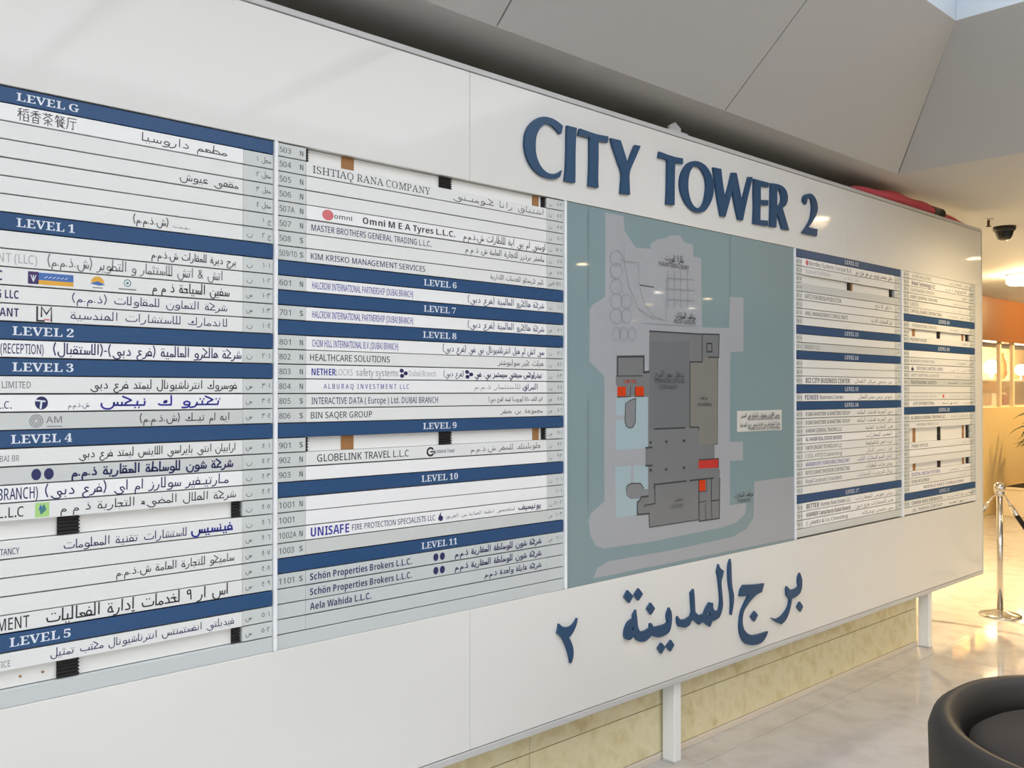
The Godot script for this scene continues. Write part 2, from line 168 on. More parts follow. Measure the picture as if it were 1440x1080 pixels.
	[3,33,"w",[["S","OMAN AND EMIRATES",5.5884,6.0417,0.5,0,"ink"],["A","عمان والامارات",6.1090,6.5486,0.45,0,"ink"]]],
	[3,34,"w",[["S","AL WAHA GROUP",5.5979,6.0412,0.5,0,"grey"],["A","الواحة",6.1312,6.4370,0.5,0,"ink"]]],
]
# print on the site map, on the plane of the board: name, ink, thickness of a line or 0 for an area, points
const MAP := [
	["road_area","road",0,[2.7785,2.3117,2.8919,2.3119,2.8976,2.2543,2.9679,2.1931,3.0649,2.1973,3.0674,2.2192,3.1148,2.2431,3.1654,2.2535,3.2041,2.2698,3.2695,2.2774,3.3028,2.2507,3.3636,2.2494,3.3703,2.1973,3.4256,2.1946,3.4314,1.8877,3.6458,1.8937,3.6524,2.0385,3.7642,2.0421,3.7631,1.7911,3.6558,1.7836,3.649,1.6042,3.648,1.3713,3.7554,1.3673,3.755,1.2801,3.6476,1.2839,3.6467,1.0799,3.7871,1.0781,3.7718,1.0294,3.6973,0.9951,3.582,0.9845,3.0639,0.9768,2.7718,0.9834,2.7192,1,2.6881,1.0449,2.6779,1.101,2.6903,1.1274,2.7722,1.169,2.7706,1.4355,2.7731,1.6179,2.7717,1.6629,2.6847,1.7193,2.6851,1.9201,2.7012,1.9391,2.7778,1.9768]],
	["road_area","road",0,[2.7033,0.8747,2.7295,0.912,2.7931,0.9297,3.2348,0.9258,3.6678,0.9325,3.7865,0.9572,3.8447,1.006,3.8532,1.1755,4.217,1.1763,4.222,0.8692]],
	["lawn_area","lawn",0,[2.8418,1.577,3.0498,1.5788,3.0493,1.3699,3.0275,1.3664,2.8414,1.368]],
	["lawn_area","lawn",0,[2.8372,1.302,3.0495,1.2976,3.0491,1.1612,2.9768,1.1378,2.9733,1.0981,2.8422,1.0959]],
	["path","road",0,[2.8336,1.505,2.9057,1.5069,2.9056,1.4877,2.8336,1.4871]],
	["path","road",0,[2.9351,1.3017,2.9544,1.3013,2.9542,1.2267,2.9349,1.228]],
	["building_block","build",0,[3.0576,1.854,3.432,1.858,3.437,1.8611,3.5647,1.8607,3.5591,1.7559,3.5507,1.7527,3.5491,1.3653,3.5264,1.3632,3.5261,1.3003,3.5551,1.3001,3.5549,1.2542,3.5674,1.2505,3.5613,1.0273,3.409,1.03,3.3992,1.0368,3.0553,1.0383,3.0511,1.0944,2.9736,1.0988,2.9737,1.1499,2.995,1.1579,2.9994,1.1695,3.047,1.169,3.0473,1.2968,3.0299,1.295,3.0301,1.3696,3.0475,1.3705,3.0481,1.5761,3.0507,1.5788,3.0528,1.6856]],
	["building_block","build",0,[2.8503,1.7406,3.0181,1.7477,3.0197,1.6823,3.0545,1.6856,3.0525,1.5799,3.0177,1.5816,2.85,1.5817,2.8501,1.6245,2.842,1.6271,2.842,1.6666,2.8502,1.6683]],
	["building_wing","wing",0,[3.3401,1.7319,3.4315,1.734,3.4336,1.7527,3.557,1.7547,3.5491,1.3653,3.4053,1.3709,3.4056,1.4424,3.3391,1.4476]],
	["building_hall","hall",0,[3.0592,1.8118,3.3385,1.8223,3.3372,1.4482,3.0582,1.4473]],
	["canopy","canopy",0,[2.9008,1.5528,2.9283,1.5659,2.9451,1.5696,2.9663,1.5748,2.9643,1.4768,2.9491,1.4578,2.928,1.4535,2.9089,1.461,2.8973,1.4783]],
	["canopy","canopy",0,[2.9025,1.2036,2.9108,1.2216,2.9359,1.2295,2.9952,1.2255,3.0167,1.2034,3.027,1.1972,3.0479,1.1984,3.0478,1.169,2.9951,1.1698,2.9891,1.1622,2.9315,1.1657,2.9066,1.1809]],
	["red_marker","red",0,[2.8517,1.6218,2.9043,1.622,2.9042,1.5831,2.8516,1.5833]],
	["red_marker","red",0,[2.9621,1.6233,3.0195,1.6236,3.0194,1.5827,2.962,1.5829]],
	["red_marker","rose",0,[3.4031,1.3006,3.5551,1.3001,3.5549,1.2572,3.403,1.2623]],
	["red_marker","red",0,[3.4028,1.2124,3.4546,1.2113,3.4544,1.1592,3.4026,1.1601]],
	["caption_plate","paper",0,[3.707,1.5118,4.1003,1.5123,4.0998,1.4132,3.7066,1.4145]],
	["plan_line","line",0.009,[2.8518,1.6667,2.852,1.7417,3.0198,1.7477,3.0197,1.6813,3.0545,1.685]],
	["plan_line","line",0.004,[2.8518,1.6641,3.0093,1.667]],
	["plan_line","line",0.004,[2.85,1.5796,2.9325,1.5825,2.9326,1.6221]],
	["plan_line","line",0.004,[2.9621,1.6222,2.962,1.5824,3.0194,1.5822]],
	["plan_line","line",0.006,[3.0576,1.854,3.432,1.8568,3.4315,1.734,3.3401,1.7319,3.3391,1.4465,3.4036,1.4448,3.4056,1.4319]],
	["plan_line","line",0.006,[3.432,1.858,3.5637,1.8613,3.5591,1.7571,3.4769,1.7562]],
	["plan_line","line",0.007,[3.467,1.8171,3.5056,1.8185,3.5055,1.7812,3.4669,1.78,3.467,1.8171]],
	["plan_line","line",0.007,[3.0873,1.4454,3.3035,1.4451]],
	["plan_line","line",0.003,[3.5507,1.7527,3.5491,1.3653,3.5264,1.3632]],
	["plan_line","line",0.007,[3.0884,1.1955,3.0884,1.2131,3.3123,1.2137]],
	["plan_line","line",0.007,[3.3364,1.2133,3.3998,1.2137,3.5155,1.2133]],
	["plan_line","line",0.007,[3.0301,1.3696,3.0738,1.3694]],
	["plan_line","line",0.007,[3.0299,1.295,3.0736,1.2942]],
	["plan_line","line",0.006,[3.4028,1.2124,3.406,1.0297,3.5612,1.0279,3.5651,1.2089]],
	["plan_line","line",0.004,[3.4026,1.1601,3.4624,1.158,3.4626,1.2155]],
	["plan_line","line",0.006,[3.5002,1.2131,3.4998,1.1116,3.5585,1.111]],
	["plan_line","line",0.004,[3.4522,1.1049,3.4559,1.0314]],
	["plan_line","line",0.004,[3.4998,1.1116,3.5025,1.0287]],
	["plan_line","line",0.004,[3.4044,1.1135,3.4643,1.1145]],
	["plan_line","line",0.007,[3.047,1.1685,2.9994,1.1684,2.9908,1.155,2.9754,1.1487,2.9753,1.0981,3.0529,1.0954]],
	["plan_line","line",0.005,[3.0208,1.1243,3.0251,1.1321,3.0909,1.1337,3.0911,1.2129]],
	["plan_line","line",0.004,[3.0553,1.0383,3.3992,1.0368]],
	["plan_line","line",0.004,[3.0511,1.0944,3.0553,1.0383]],
	["plan_line","line",0.003,[2.9008,1.5528,2.9283,1.5659,2.9663,1.5748,2.9643,1.4768,2.9491,1.4578,2.928,1.4535,2.9089,1.461,2.8973,1.4783,2.9008,1.5528]],
	["plan_line","line",0.004,[2.9033,1.2035,2.9108,1.2211,2.9359,1.229,2.9952,1.2249,3.0167,1.2034]],
	["plan_line","line",0.005,[3.4031,1.3006,3.5551,1.2989,3.5549,1.2572]],
	["column_mark","line",0,[3.0546,1.3954,3.0704,1.3948,3.0704,1.3849,3.0546,1.3855]],
	["column_mark","line",0,[3.1617,1.3948,3.1781,1.3942,3.1781,1.3841,3.1616,1.3848]],
	["column_mark","line",0,[3.2862,1.3943,3.3034,1.3937,3.3033,1.3834,3.2862,1.384]],
	["column_mark","line",0,[3.0543,1.2805,3.0701,1.2796,3.07,1.2698,3.0542,1.2707]],
	["column_mark","line",0,[3.1595,1.2778,3.1759,1.2769,3.1759,1.2669,3.1595,1.2678]],
	["column_mark","line",0,[3.2849,1.2776,3.302,1.2766,3.302,1.2663,3.2848,1.2673]],
	["plan_line","faint",0.0022,[2.8827,2.1407,2.8804,2.13,2.8737,2.1202,2.8636,2.1124,2.8512,2.1076,2.8381,2.1063,2.8259,2.1088,2.8159,2.1146,2.8095,2.1231,2.8073,2.1332,2.8095,2.1438,2.816,2.1536,2.826,2.1614,2.8382,2.1663,2.8513,2.1676,2.8637,2.1653,2.8738,2.1595,2.8804,2.151,2.8827,2.1407]],
	["plan_line","faint",0.0022,[2.8826,2.0896,2.8803,2.0789,2.8736,2.0691,2.8635,2.0614,2.8511,2.0568,2.838,2.0556,2.8258,2.0582,2.8158,2.0641,2.8094,2.0727,2.8071,2.0828,2.8094,2.0934,2.8159,2.1031,2.8259,2.1108,2.8381,2.1156,2.8512,2.1168,2.8636,2.1144,2.8737,2.1085,2.8803,2.0999,2.8826,2.0896]],
	["plan_line","faint",0.0022,[2.8824,2.0257,2.8801,2.0151,2.8735,2.0053,2.8633,1.9978,2.851,1.9932,2.8379,1.9923,2.8256,1.995,2.8157,2.001,2.8092,2.0097,2.807,2.0198,2.8093,2.0303,2.8158,2.04,2.8257,2.0476,2.838,2.0522,2.8511,2.0533,2.8634,2.0507,2.8736,2.0447,2.8802,2.036,2.8824,2.0257]],
	["plan_line","faint",0.0022,[2.8823,1.9661,2.88,1.9555,2.8733,1.9459,2.8632,1.9384,2.8508,1.934,2.8377,1.9332,2.8255,1.936,2.8156,1.9422,2.8091,1.9509,2.8069,1.9611,2.8092,1.9715,2.8157,1.9811,2.8256,1.9886,2.8379,1.9931,2.851,1.994,2.8633,1.9913,2.8734,1.9852,2.88,1.9764,2.8823,1.9661]],
	["plan_line","faint",0.0022,[2.8822,1.9065,2.8798,1.8959,2.8732,1.8864,2.8631,1.879,2.8507,1.8748,2.8376,1.8741,2.8254,1.8771,2.8154,1.8833,2.809,1.8921,2.8068,1.9023,2.809,1.9128,2.8155,1.9222,2.8255,1.9296,2.8377,1.934,2.8508,1.9348,2.8632,1.9319,2.8733,1.9257,2.8799,1.9169,2.8822,1.9065]],
	["plan_line","faint",0.0022,[2.9416,1.9701,2.9395,1.9603,2.9334,1.9513,2.9241,1.9444,2.9128,1.9403,2.9007,1.9396,2.8895,1.9422,2.8804,1.9479,2.8745,1.956,2.8724,1.9655,2.8745,1.9752,2.8805,1.984,2.8896,1.991,2.9009,1.9951,2.9129,1.996,2.9242,1.9934,2.9335,1.9878,2.9395,1.9797,2.9416,1.9701]],
	["plan_line","faint",0.0022,[2.9415,1.9099,2.9393,1.9,2.9332,1.8912,2.924,1.8844,2.9126,1.8804,2.9006,1.8798,2.8894,1.8826,2.8803,1.8884,2.8743,1.8965,2.8723,1.906,2.8744,1.9157,2.8803,1.9245,2.8895,1.9313,2.9007,1.9353,2.9127,1.9361,2.9241,1.9334,2.9333,1.9276,2.9394,1.9195,2.9415,1.9099]],
	["plan_line","faint",0.0022,[2.8689,1.8336,2.8673,1.8246,2.863,1.8165,2.8564,1.8104,2.8483,1.807,2.8397,1.8066,2.8317,1.8094,2.8252,1.815,2.8209,1.8227,2.8195,1.8315,2.821,1.8405,2.8252,1.8485,2.8318,1.8547,2.8398,1.8582,2.8484,1.8586,2.8565,1.8558,2.8631,1.8503,2.8674,1.8426,2.8689,1.8336]],
	["plan_line","faint",0.0022,[2.9152,1.8356,2.9136,1.8265,2.9092,1.8183,2.9025,1.8122,2.8942,1.8087,2.8855,1.8084,2.8773,1.8112,2.8707,1.8168,2.8664,1.8245,2.8649,1.8335,2.8665,1.8425,2.8708,1.8506,2.8775,1.8568,2.8856,1.8604,2.8944,1.8608,2.9026,1.858,2.9093,1.8524,2.9137,1.8446,2.9152,1.8356]],
	["plan_line","faint",0.0022,[2.969,1.8379,2.9675,1.8287,2.963,1.8205,2.9561,1.8142,2.9477,1.8107,2.9388,1.8104,2.9305,1.8133,2.9237,1.8189,2.9193,1.8267,2.9178,1.8357,2.9194,1.8449,2.9238,1.8531,2.9306,1.8593,2.9389,1.8629,2.9478,1.8633,2.9562,1.8605,2.9631,1.8549,2.9675,1.847,2.969,1.8379]],
	["plan_line","faint",0.0022,[2.9848,2.1335,2.988,2.0427]],
	["plan_line","line2",0.004,[2.9914,2.0408,3.0856,2.0394]],
	["plan_line","faint",0.0028,[3.1833,2.1211,3.1828,1.9594]],
	["plan_line","faint",0.0028,[3.2277,2.1252,3.2272,1.9621]],
	["plan_line","faint",0.0028,[3.2728,2.1293,3.2723,1.9649]],
	["plan_line","faint",0.0028,[3.3225,2.1338,3.3219,1.9681]],
	["plan_line","faint",0.003,[3.1758,2.0846,3.3729,2.0928]],
	["plan_line","faint",0.003,[3.1757,2.0397,3.3727,2.0464]],
	["plan_line","faint",0.003,[3.1756,1.9948,3.3725,2]],
	["plan_line","faint",0.0022,[2.8972,2.1294,2.9882,2.1317]],
	["plan_line","faint",0.0022,[2.8908,2.197,2.8939,2.1248,2.9236,2.0289,2.9843,1.9426,3.0959,1.9009]],
	["plan_line","faint",0.0022,[3.1722,2.0887,3.1694,1.9025,3.0817,1.9155,3.0257,1.967,2.9914,2.0299]],
	["plan_line","faint",0.002,[3.0117,1.8855,3.4116,1.8896]],
	["plan_line","seam",0.0025,[2.6783,2.3142,2.6776,1.9483]],
	["plan_line","seam",0.0025,[3.6537,2.3195,3.6525,2.047]],
	["plan_line","seam",0.0025,[2.6767,1.5762,2.6759,1.1355]],
]
const MAP_TEXT := [
	["A","بلازا كورت",3.1588,3.2958,2.1710,0.0450,"dark"],
	["S","FOUNTAIN COURT",3.1195,3.3333,2.1422,0.0300,"dark"],
	["A","مواقف السيارات",3.2316,3.3789,1.9289,0.0400,"dark"],
	["S","ROOF GARDEN",3.2263,3.3788,1.9047,0.0300,"dark"],
	["A","مدخل بهو البرج",3.0880,3.2948,1.6750,0.0400,"dark"],
	["S","TOWER RECEPTION",3.0861,3.2976,1.6475,0.0300,"dark"],
	["S","(GROUND)",3.1235,3.2474,1.6220,0.0300,"dark"],
	["S","LIFTS",2.8911,2.9664,1.6425,0.0220,"red"],
	["A","مواقف",3.4061,3.4711,1.5758,0.0300,"line2"],
	["S","PARKING",3.3961,3.5015,1.5449,0.0250,"line2"],
	["A","مطعم",3.2318,3.2835,1.1394,0.0300,"line2"],
	["S","RESTAURANT",3.2057,3.2929,1.1113,0.0250,"line2"],
	["A","مواقف السيارات",3.6803,3.8406,1.1198,0.0350,"dark"],
	["S","PARKING",3.7125,3.8175,1.0933,0.0280,"dark"],
	["A","يرجى الالتزام بتعليمات السلامة في المبنى",3.7291,4.0819,1.4895,0.0300,"line2"],
	["S","PLEASE FOLLOW BUILDING RULES",3.7966,4.0818,1.4730,0.0220,"dark"],
	["A","شكرا لتعاونكم مع ادارة مبنى برج المدينة",3.7289,4.0817,1.4456,0.0300,"line2"],
	["S","THANK YOU FOR CO-OPERATION",3.7963,4.0816,1.4260,0.0220,"dark"],
]

const CEIL := 2.84
const EDGES := [[0.125, 1.325, 0.222, 1.2325], [1.338, 2.538, 1.433, 2.449], [4.232, 5.448, 4.303, 5.367], [5.472, 6.594, 5.561, 6.508]]   # columns: left, right, inner edges of the room tabs
const CODES := [
	["", "Shop 1", "Shop 2", "Shop 3", "Shop 4", "G 1", "G 2 N", "", "101 N", "102 N", "103 S", "103 S", "104 N", "", "201 N", "", "301 S", "304 S", "304 S", "", "401 S", "402 N", "403 N", "404 N", "405 N", "406 N", "406 S", "407 S", "408 S", "409 S", "", "501 S", "502 S", ""],
	["503 N", "504 N", "505 N", "506 N", "507A N", "507 N", "508 S", "509/10 S", "", "601 N", "", "701 S", "", "801 N", "802 N", "803 N", "804 N", "805 S", "806 S", "", "901 S", "902 N", "903 N", "", "1001 N", "1001", "1002A N", "1003 S", "", "1101 S", "", "", "", ""],
	["", "1201 N", "1202 N", "1203 N", "1204 N", "1205 S", "1206 S", "1207 S", "1208 S", "", "1301 N", "1302 S", "", "1401 N", "1402 N", "1403 S", "", "1501 N", "", "1601 N", "1602 N", "1603 N", "1604 N", "1605 N", "1606 S", "1607 S", "1608 S", "1609 S", "1610 S", "", "1701 N", "1702 N", "1703 S", ""],
	["1704 N", "1705 N", "1706 S", "1707 S", "1708 S", "1709 S", "", "1801 N", "1802 N", "1803 S", "", "1901 N", "1902 N", "1903 N", "1904 N", "1905 S", "1906 S", "1907 S", "1908 S", "", "2001 N", "2002 N", "2003 N", "2004 N", "2005 S", "2006 S", "2007 S", "2008 S", "2009 S", "2010 S", "2011 S", "", "2101 N", "2102 S"],
]

var M := {}            # materials
var shapes := {}       # shared meshes
var taken := {}
var rng := RandomNumberGenerator.new()
var fonts := {}


# ------------------------------------------------------------------ materials
func rgb(r: float, g: float, b: float) -> Color:
	return Color(r / 255.0, g / 255.0, b / 255.0)


func mat(c: Color, rough := 0.6, metal := 0.0, spec := 0.5) -> StandardMaterial3D:
	var m := StandardMaterial3D.new()
	m.albedo_color = c
	m.roughness = rough
	m.metallic = metal
	m.metallic_specular = spec
	return m


func glow(c: Color, energy: float) -> StandardMaterial3D:
	var m := mat(c, 0.5)
	m.emission_enabled = true
	m.emission = c
	m.emission_energy_multiplier = energy
	return m


func noise_tex(sd: int, freq: float, octaves: int, stops: Array, size := 512, warp := 0.0, kind := FastNoiseLite.TYPE_SIMPLEX_SMOOTH) -> NoiseTexture2D:
	var n := FastNoiseLite.new()
	n.seed = sd
	n.noise_type = kind
	n.frequency = freq
	n.fractal_octaves = octaves
	if warp > 0.0:
		n.domain_warp_enabled = true
		n.domain_warp_amplitude = warp
		n.domain_warp_frequency = freq * 1.5
	var t := NoiseTexture2D.new()
	t.width = size
	t.height = size
	t.seamless = true
	t.noise = n
	var g := Gradient.new()
	var offs := PackedFloat32Array()
	var cols := PackedColorArray()
	for s in stops:
		offs.append(s[0])
		cols.append(s[1])
	g.offsets = offs
	g.colors = cols
	t.color_ramp = g
	return t


func make_materials() -> void:
	M.panel = mat(rgb(226, 226, 222), 0.07)
	M.frame = mat(rgb(196, 197, 196), 0.35)
	M.leg = mat(rgb(236, 238, 238), 0.35)
	M.divider = mat(rgb(240, 242, 244), 0.3)
	M.core = mat(rgb(70, 70, 68), 0.8)
	M.shaded_tray = mat(rgb(104, 102, 98), 0.8)  # darker than the slot backing: shade of the gaps put into its colour
	M.slot = mat(rgb(232, 232, 228), 0.6)
	M.level = mat(rgb(36, 76, 120), 0.4)
	M.letter = mat(rgb(32, 72, 108), 0.45)
	M.w = mat(rgb(229, 231, 229), 0.45)
	M.b = mat(rgb(240, 241, 241), 0.4)
	M.g = mat(rgb(204, 208, 206), 0.45)
	M.G = mat(rgb(200, 206, 206), 0.45)
	M.tab = mat(rgb(205, 210, 208), 0.45)
	M.clip = mat(rgb(24, 22, 22), 0.6)
	M.tape = mat(rgb(158, 112, 66), 0.7)
	M.map = mat(rgb(132, 154, 158), 0.035)
	var inks := {"ink": [46, 46, 52], "blue": [38, 42, 92], "royal": [40, 44, 150], "violet": [62, 44, 96], "grey": [128, 130, 132], "pale": [178, 181, 182], "white": [222, 230, 238], "rose": [212, 112, 116], "dark": [54, 58, 62], "gold": [226, 170, 60], "teal": [70, 128, 130], "green": [170, 214, 130], "sky": [70, 112, 178], "tagtext": [96, 100, 104]}
	for k in inks:
		M["ink_" + k] = mat(rgb(inks[k][0], inks[k][1], inks[k][2]), 0.5)
	var tints := {"road": [166, 170, 175], "lawn": [164, 186, 192], "build": [122, 125, 127], "wing": [130, 130, 124], "hall": [114, 118, 121], "canopy": [134, 137, 141], "red": [206, 62, 26], "rose": [196, 62, 56], "paper": [214, 214, 208], "line": [70, 74, 78], "line2": [100, 104, 108], "faint": [146, 150, 156], "seam": [124, 144, 150], "dark": [96, 100, 104]}
	for k in tints:
		M["map_" + k] = mat(rgb(tints[k][0], tints[k][1], tints[k][2]), 0.035)
	M.plaster = mat(rgb(190, 191, 190), 0.8)
	M.joint = mat(rgb(120, 120, 118), 0.9)
	M.metal_frame = mat(rgb(214, 224, 232), 0.4)
	var wall_tex := noise_tex(4, 0.006, 5, [[0.0, rgb(208, 194, 148)], [0.3, rgb(220, 208, 164)], [0.5, rgb(228, 218, 180)], [0.72, rgb(222, 210, 166)], [0.9, rgb(210, 196, 150)], [1.0, rgb(198, 182, 136)]], 1024, 40.0)
	M.marble = mat(Color.WHITE, 0.22)
	M.marble.albedo_texture = wall_tex
	M.marble.uv1_triplanar = true
	M.marble.uv1_world_triplanar = true
	M.marble.uv1_scale = Vector3(0.9, 0.9, 0.9)
	var floor_tex := noise_tex(9, 0.005, 5, [[0.0, rgb(180, 175, 172)], [0.4, rgb(190, 187, 184)], [0.6, rgb(196, 193, 191)], [0.8, rgb(189, 185, 182)], [1.0, rgb(178, 173, 169)]], 1024, 60.0)
	M.floor = mat(Color.WHITE, 0.06)
	M.floor.albedo_texture = floor_tex
	M.floor.uv1_triplanar = true
	M.floor.uv1_world_triplanar = true
	M.floor.uv1_scale = Vector3(0.6, 0.6, 0.6)
	M.grout = mat(rgb(150, 138, 124), 0.8)
	M.skirt = mat(rgb(214, 204, 186), 0.3)
	M.chrome = mat(rgb(200, 194, 186), 0.16, 1.0)
	M.rope = mat(rgb(28, 22, 20), 0.9)
	M.leather = mat(rgb(40, 37, 34), 0.55)
	M.fabric = mat(rgb(50, 45, 41), 0.85)
	M.black = mat(rgb(18, 16, 16), 0.4)
	M.dome = mat(rgb(16, 14, 16), 0.08)
	M.wood = mat(rgb(132, 86, 48), 0.35)
	M.counter = mat(rgb(242, 216, 156), 0.4)
	M.warm_wall = mat(rgb(226, 190, 130), 0.7)
	M.cream = mat(rgb(232, 216, 184), 0.5)
	M.leaf = mat(rgb(58, 74, 30), 0.45)
	M.leaf.backlight_enabled = true
	M.leaf.backlight = rgb(40, 56, 14)
	M.trunk = mat(rgb(92, 70, 44), 0.8)
	M.soil = mat(rgb(52, 40, 30), 0.9)
	M.vase = mat(rgb(150, 88, 40), 0.3)
	M.linen = mat(rgb(236, 220, 196), 0.6)
	M.glass = mat(Color(0.95, 0.98, 1.0, 0.08), 0.02)
	M.glass.transparency = BaseMaterial3D.TRANSPARENCY_ALPHA
	M.lamp_warm = glow(rgb(255, 226, 170), 30.0)
	M.lamp_white = glow(rgb(255, 244, 224), 30.0)
	M.drum = glow(rgb(255, 238, 196), 8.0)  # lamp glare given a glowing body
	M.shop_lamp = glow(rgb(255, 236, 190), 6.0)
	M.red_cloth = mat(rgb(214, 84, 98), 0.7)


# ------------------------------------------------------------------ nodes
func numbered(n: String) -> String:
	taken[n] = taken.get(n, -1) + 1
	return n if taken[n] == 0 else "%s_%03d" % [n, taken[n]]


func thing(called: String, label: String, category: String, at := Vector3.ZERO, turn := 0.0, group := "") -> Node3D:
	var o := Node3D.new()
	o.name = numbered(called)
	add_child(o)
	o.position = at
	o.rotation.y = turn
	o.set_meta("label", label)
	o.set_meta("category", category)
	if group != "":
		o.set_meta("group", group)
	return o


func setting(called: String) -> Node3D:
	var o := Node3D.new()
	o.name = called
	add_child(o)
	o.set_meta("kind", "structure")
	return o


func part(called: String, mesh: Mesh, m: Material, parent: Node3D, at := Vector3.ZERO, turn := Vector3.ZERO) -> MeshInstance3D:
	var o := MeshInstance3D.new()
	o.name = called
	o.mesh = mesh
	if m:
		o.material_override = m
	parent.add_child(o, true)
	o.position = at
	o.rotation = turn
	return o


# ------------------------------------------------------------------ shapes
func quad(st: SurfaceTool, a: Vector3, b: Vector3, c: Vector3, d: Vector3) -> void:   # a b c d run clockwise seen from the front
	for v in [a, b, c, a, c, d]:
		st.add_vertex(v)


func cbox(size: Vector3, bev := 0.0008) -> ArrayMesh:
	var key := "box %.4f %.4f %.4f %.4f" % [size.x, size.y, size.z, bev]
	if shapes.has(key):
		return shapes[key]
	var h := size / 2.0
	var b: float = minf(bev, minf(h.x, minf(h.y, h.z)) * 0.9)
	var pts := PackedVector3Array()
	for sx in [-1.0, 1.0]:
		for sy in [-1.0, 1.0]:
			for sz in [-1.0, 1.0]:
				pts.append(Vector3(sx * h.x, sy * (h.y - b), sz * (h.z - b)))
				pts.append(Vector3(sx * (h.x - b), sy * h.y, sz * (h.z - b)))
				pts.append(Vector3(sx * (h.x - b), sy * (h.y - b), sz * h.z))
	var st := SurfaceTool.new()
	st.begin(Mesh.PRIMITIVE_TRIANGLES)
	st.set_smooth_group(-1)
	var id := func(sx: int, sy: int, sz: int, k: int) -> Vector3: return pts[((sx * 2 + sy) * 2 + sz) * 3 + k]
	var face := func(vs: Array) -> void:
		var c := Vector3.ZERO
		for v in vs:
			c += v
		c /= vs.size()
		var n: Vector3 = (vs[1] - vs[0]).cross(vs[2] - vs[0])
		var o := vs.duplicate()
		if n.dot(c) > 0.0:
			o.reverse()
		for i in range(1, o.size() - 1):
			st.add_vertex(o[0])
			st.add_vertex(o[i])
			st.add_vertex(o[i + 1])
	for s in [0, 1]:
		face.call([id.call(s, 0, 0, 0), id.call(s, 1, 0, 0), id.call(s, 1, 1, 0), id.call(s, 0, 1, 0)])
		face.call([id.call(0, s, 0, 1), id.call(1, s, 0, 1), id.call(1, s, 1, 1), id.call(0, s, 1, 1)])
		face.call([id.call(0, 0, s, 2), id.call(1, 0, s, 2), id.call(1, 1, s, 2), id.call(0, 1, s, 2)])
		for t in [0, 1]:
			face.call([id.call(s, t, 0, 0), id.call(s, t, 1, 0), id.call(s, t, 1, 1), id.call(s, t, 0, 1)])
			face.call([id.call(s, 0, t, 0), id.call(s, 1, t, 0), id.call(s, 1, t, 2), id.call(s, 0, t, 2)])
			face.call([id.call(0, s, t, 1), id.call(1, s, t, 1), id.call(1, s, t, 2), id.call(0, s, t, 2)])
			for u in [0, 1]:
				face.call([id.call(s, t, u, 0), id.call(s, t, u, 1), id.call(s, t, u, 2)])
	st.generate_normals()
	var m := st.commit()
	shapes[key] = m
	return m


func span(called: String, a: Vector3, b: Vector3, m: Material, parent: Node3D, bev := 0.002) -> MeshInstance3D:   # a box from corner a to corner b, in the scene's axes
	return part(called, cbox((b - a).abs(), bev), m, parent, (a + b) / 2.0 - parent.position)


func lathe(profile: Array, seg := 32) -> ArrayMesh:
	var st := SurfaceTool.new()
	st.begin(Mesh.PRIMITIVE_TRIANGLES)
	st.set_smooth_group(0)
	for i in profile.size() - 1:
		var p: Vector2 = profile[i]
		var q: Vector2 = profile[i + 1]
		for k in seg:
			var a := TAU * k / seg
			var b := TAU * (k + 1) / seg
			var v := [Vector3(p.x * cos(a), p.y, p.x * sin(a)), Vector3(q.x * cos(a), q.y, q.x * sin(a)), Vector3(q.x * cos(b), q.y, q.x * sin(b)), Vector3(p.x * cos(b), p.y, p.x * sin(b))]
			if q.x > 1e-5:
				for j in [0, 1, 2]:
					st.add_vertex(v[j])
			if p.x > 1e-5:
				for j in [0, 2, 3]:
					st.add_vertex(v[j])
	st.generate_normals()
	return st.commit()


func tube(path: Array, radii: Array, seg := 12) -> ArrayMesh:
	var st := SurfaceTool.new()
	st.begin(Mesh.PRIMITIVE_TRIANGLES)
	st.set_smooth_group(0)
	var rings := []
	var side := Vector3.UP
	for i in path.size():
		var d: Vector3 = (path[mini(i + 1, path.size() - 1)] - path[maxi(i - 1, 0)]).normalized()
		var x := d.cross(side)
		if x.length() < 0.05:
			x = d.cross(Vector3.RIGHT)
		x = x.normalized()
		var y := x.cross(d).normalized()
		var ring := []
		for k in seg:
			var a := TAU * k / seg
			ring.append(path[i] + (x * cos(a) + y * sin(a)) * radii[mini(i, radii.size() - 1)])
		rings.append(ring)
	for i in rings.size() - 1:
		for k in seg:
			var l: int = (k + 1) % seg
			quad(st, rings[i][k], rings[i][l], rings[i + 1][l], rings[i + 1][k])
	for e in [0, rings.size() - 1]:
		for k in seg:
			st.add_vertex(path[e])
			st.add_vertex(rings[e][k if e == 0 else (k + 1) % seg])
			st.add_vertex(rings[e][(k + 1) % seg if e == 0 else k])
	st.generate_normals()
	return st.commit()


func flat_to_points(a: Array) -> PackedVector2Array:
	var p := PackedVector2Array()
	for i in range(0, a.size(), 2):
		p.append(Vector2(a[i], a[i + 1]))
	return p


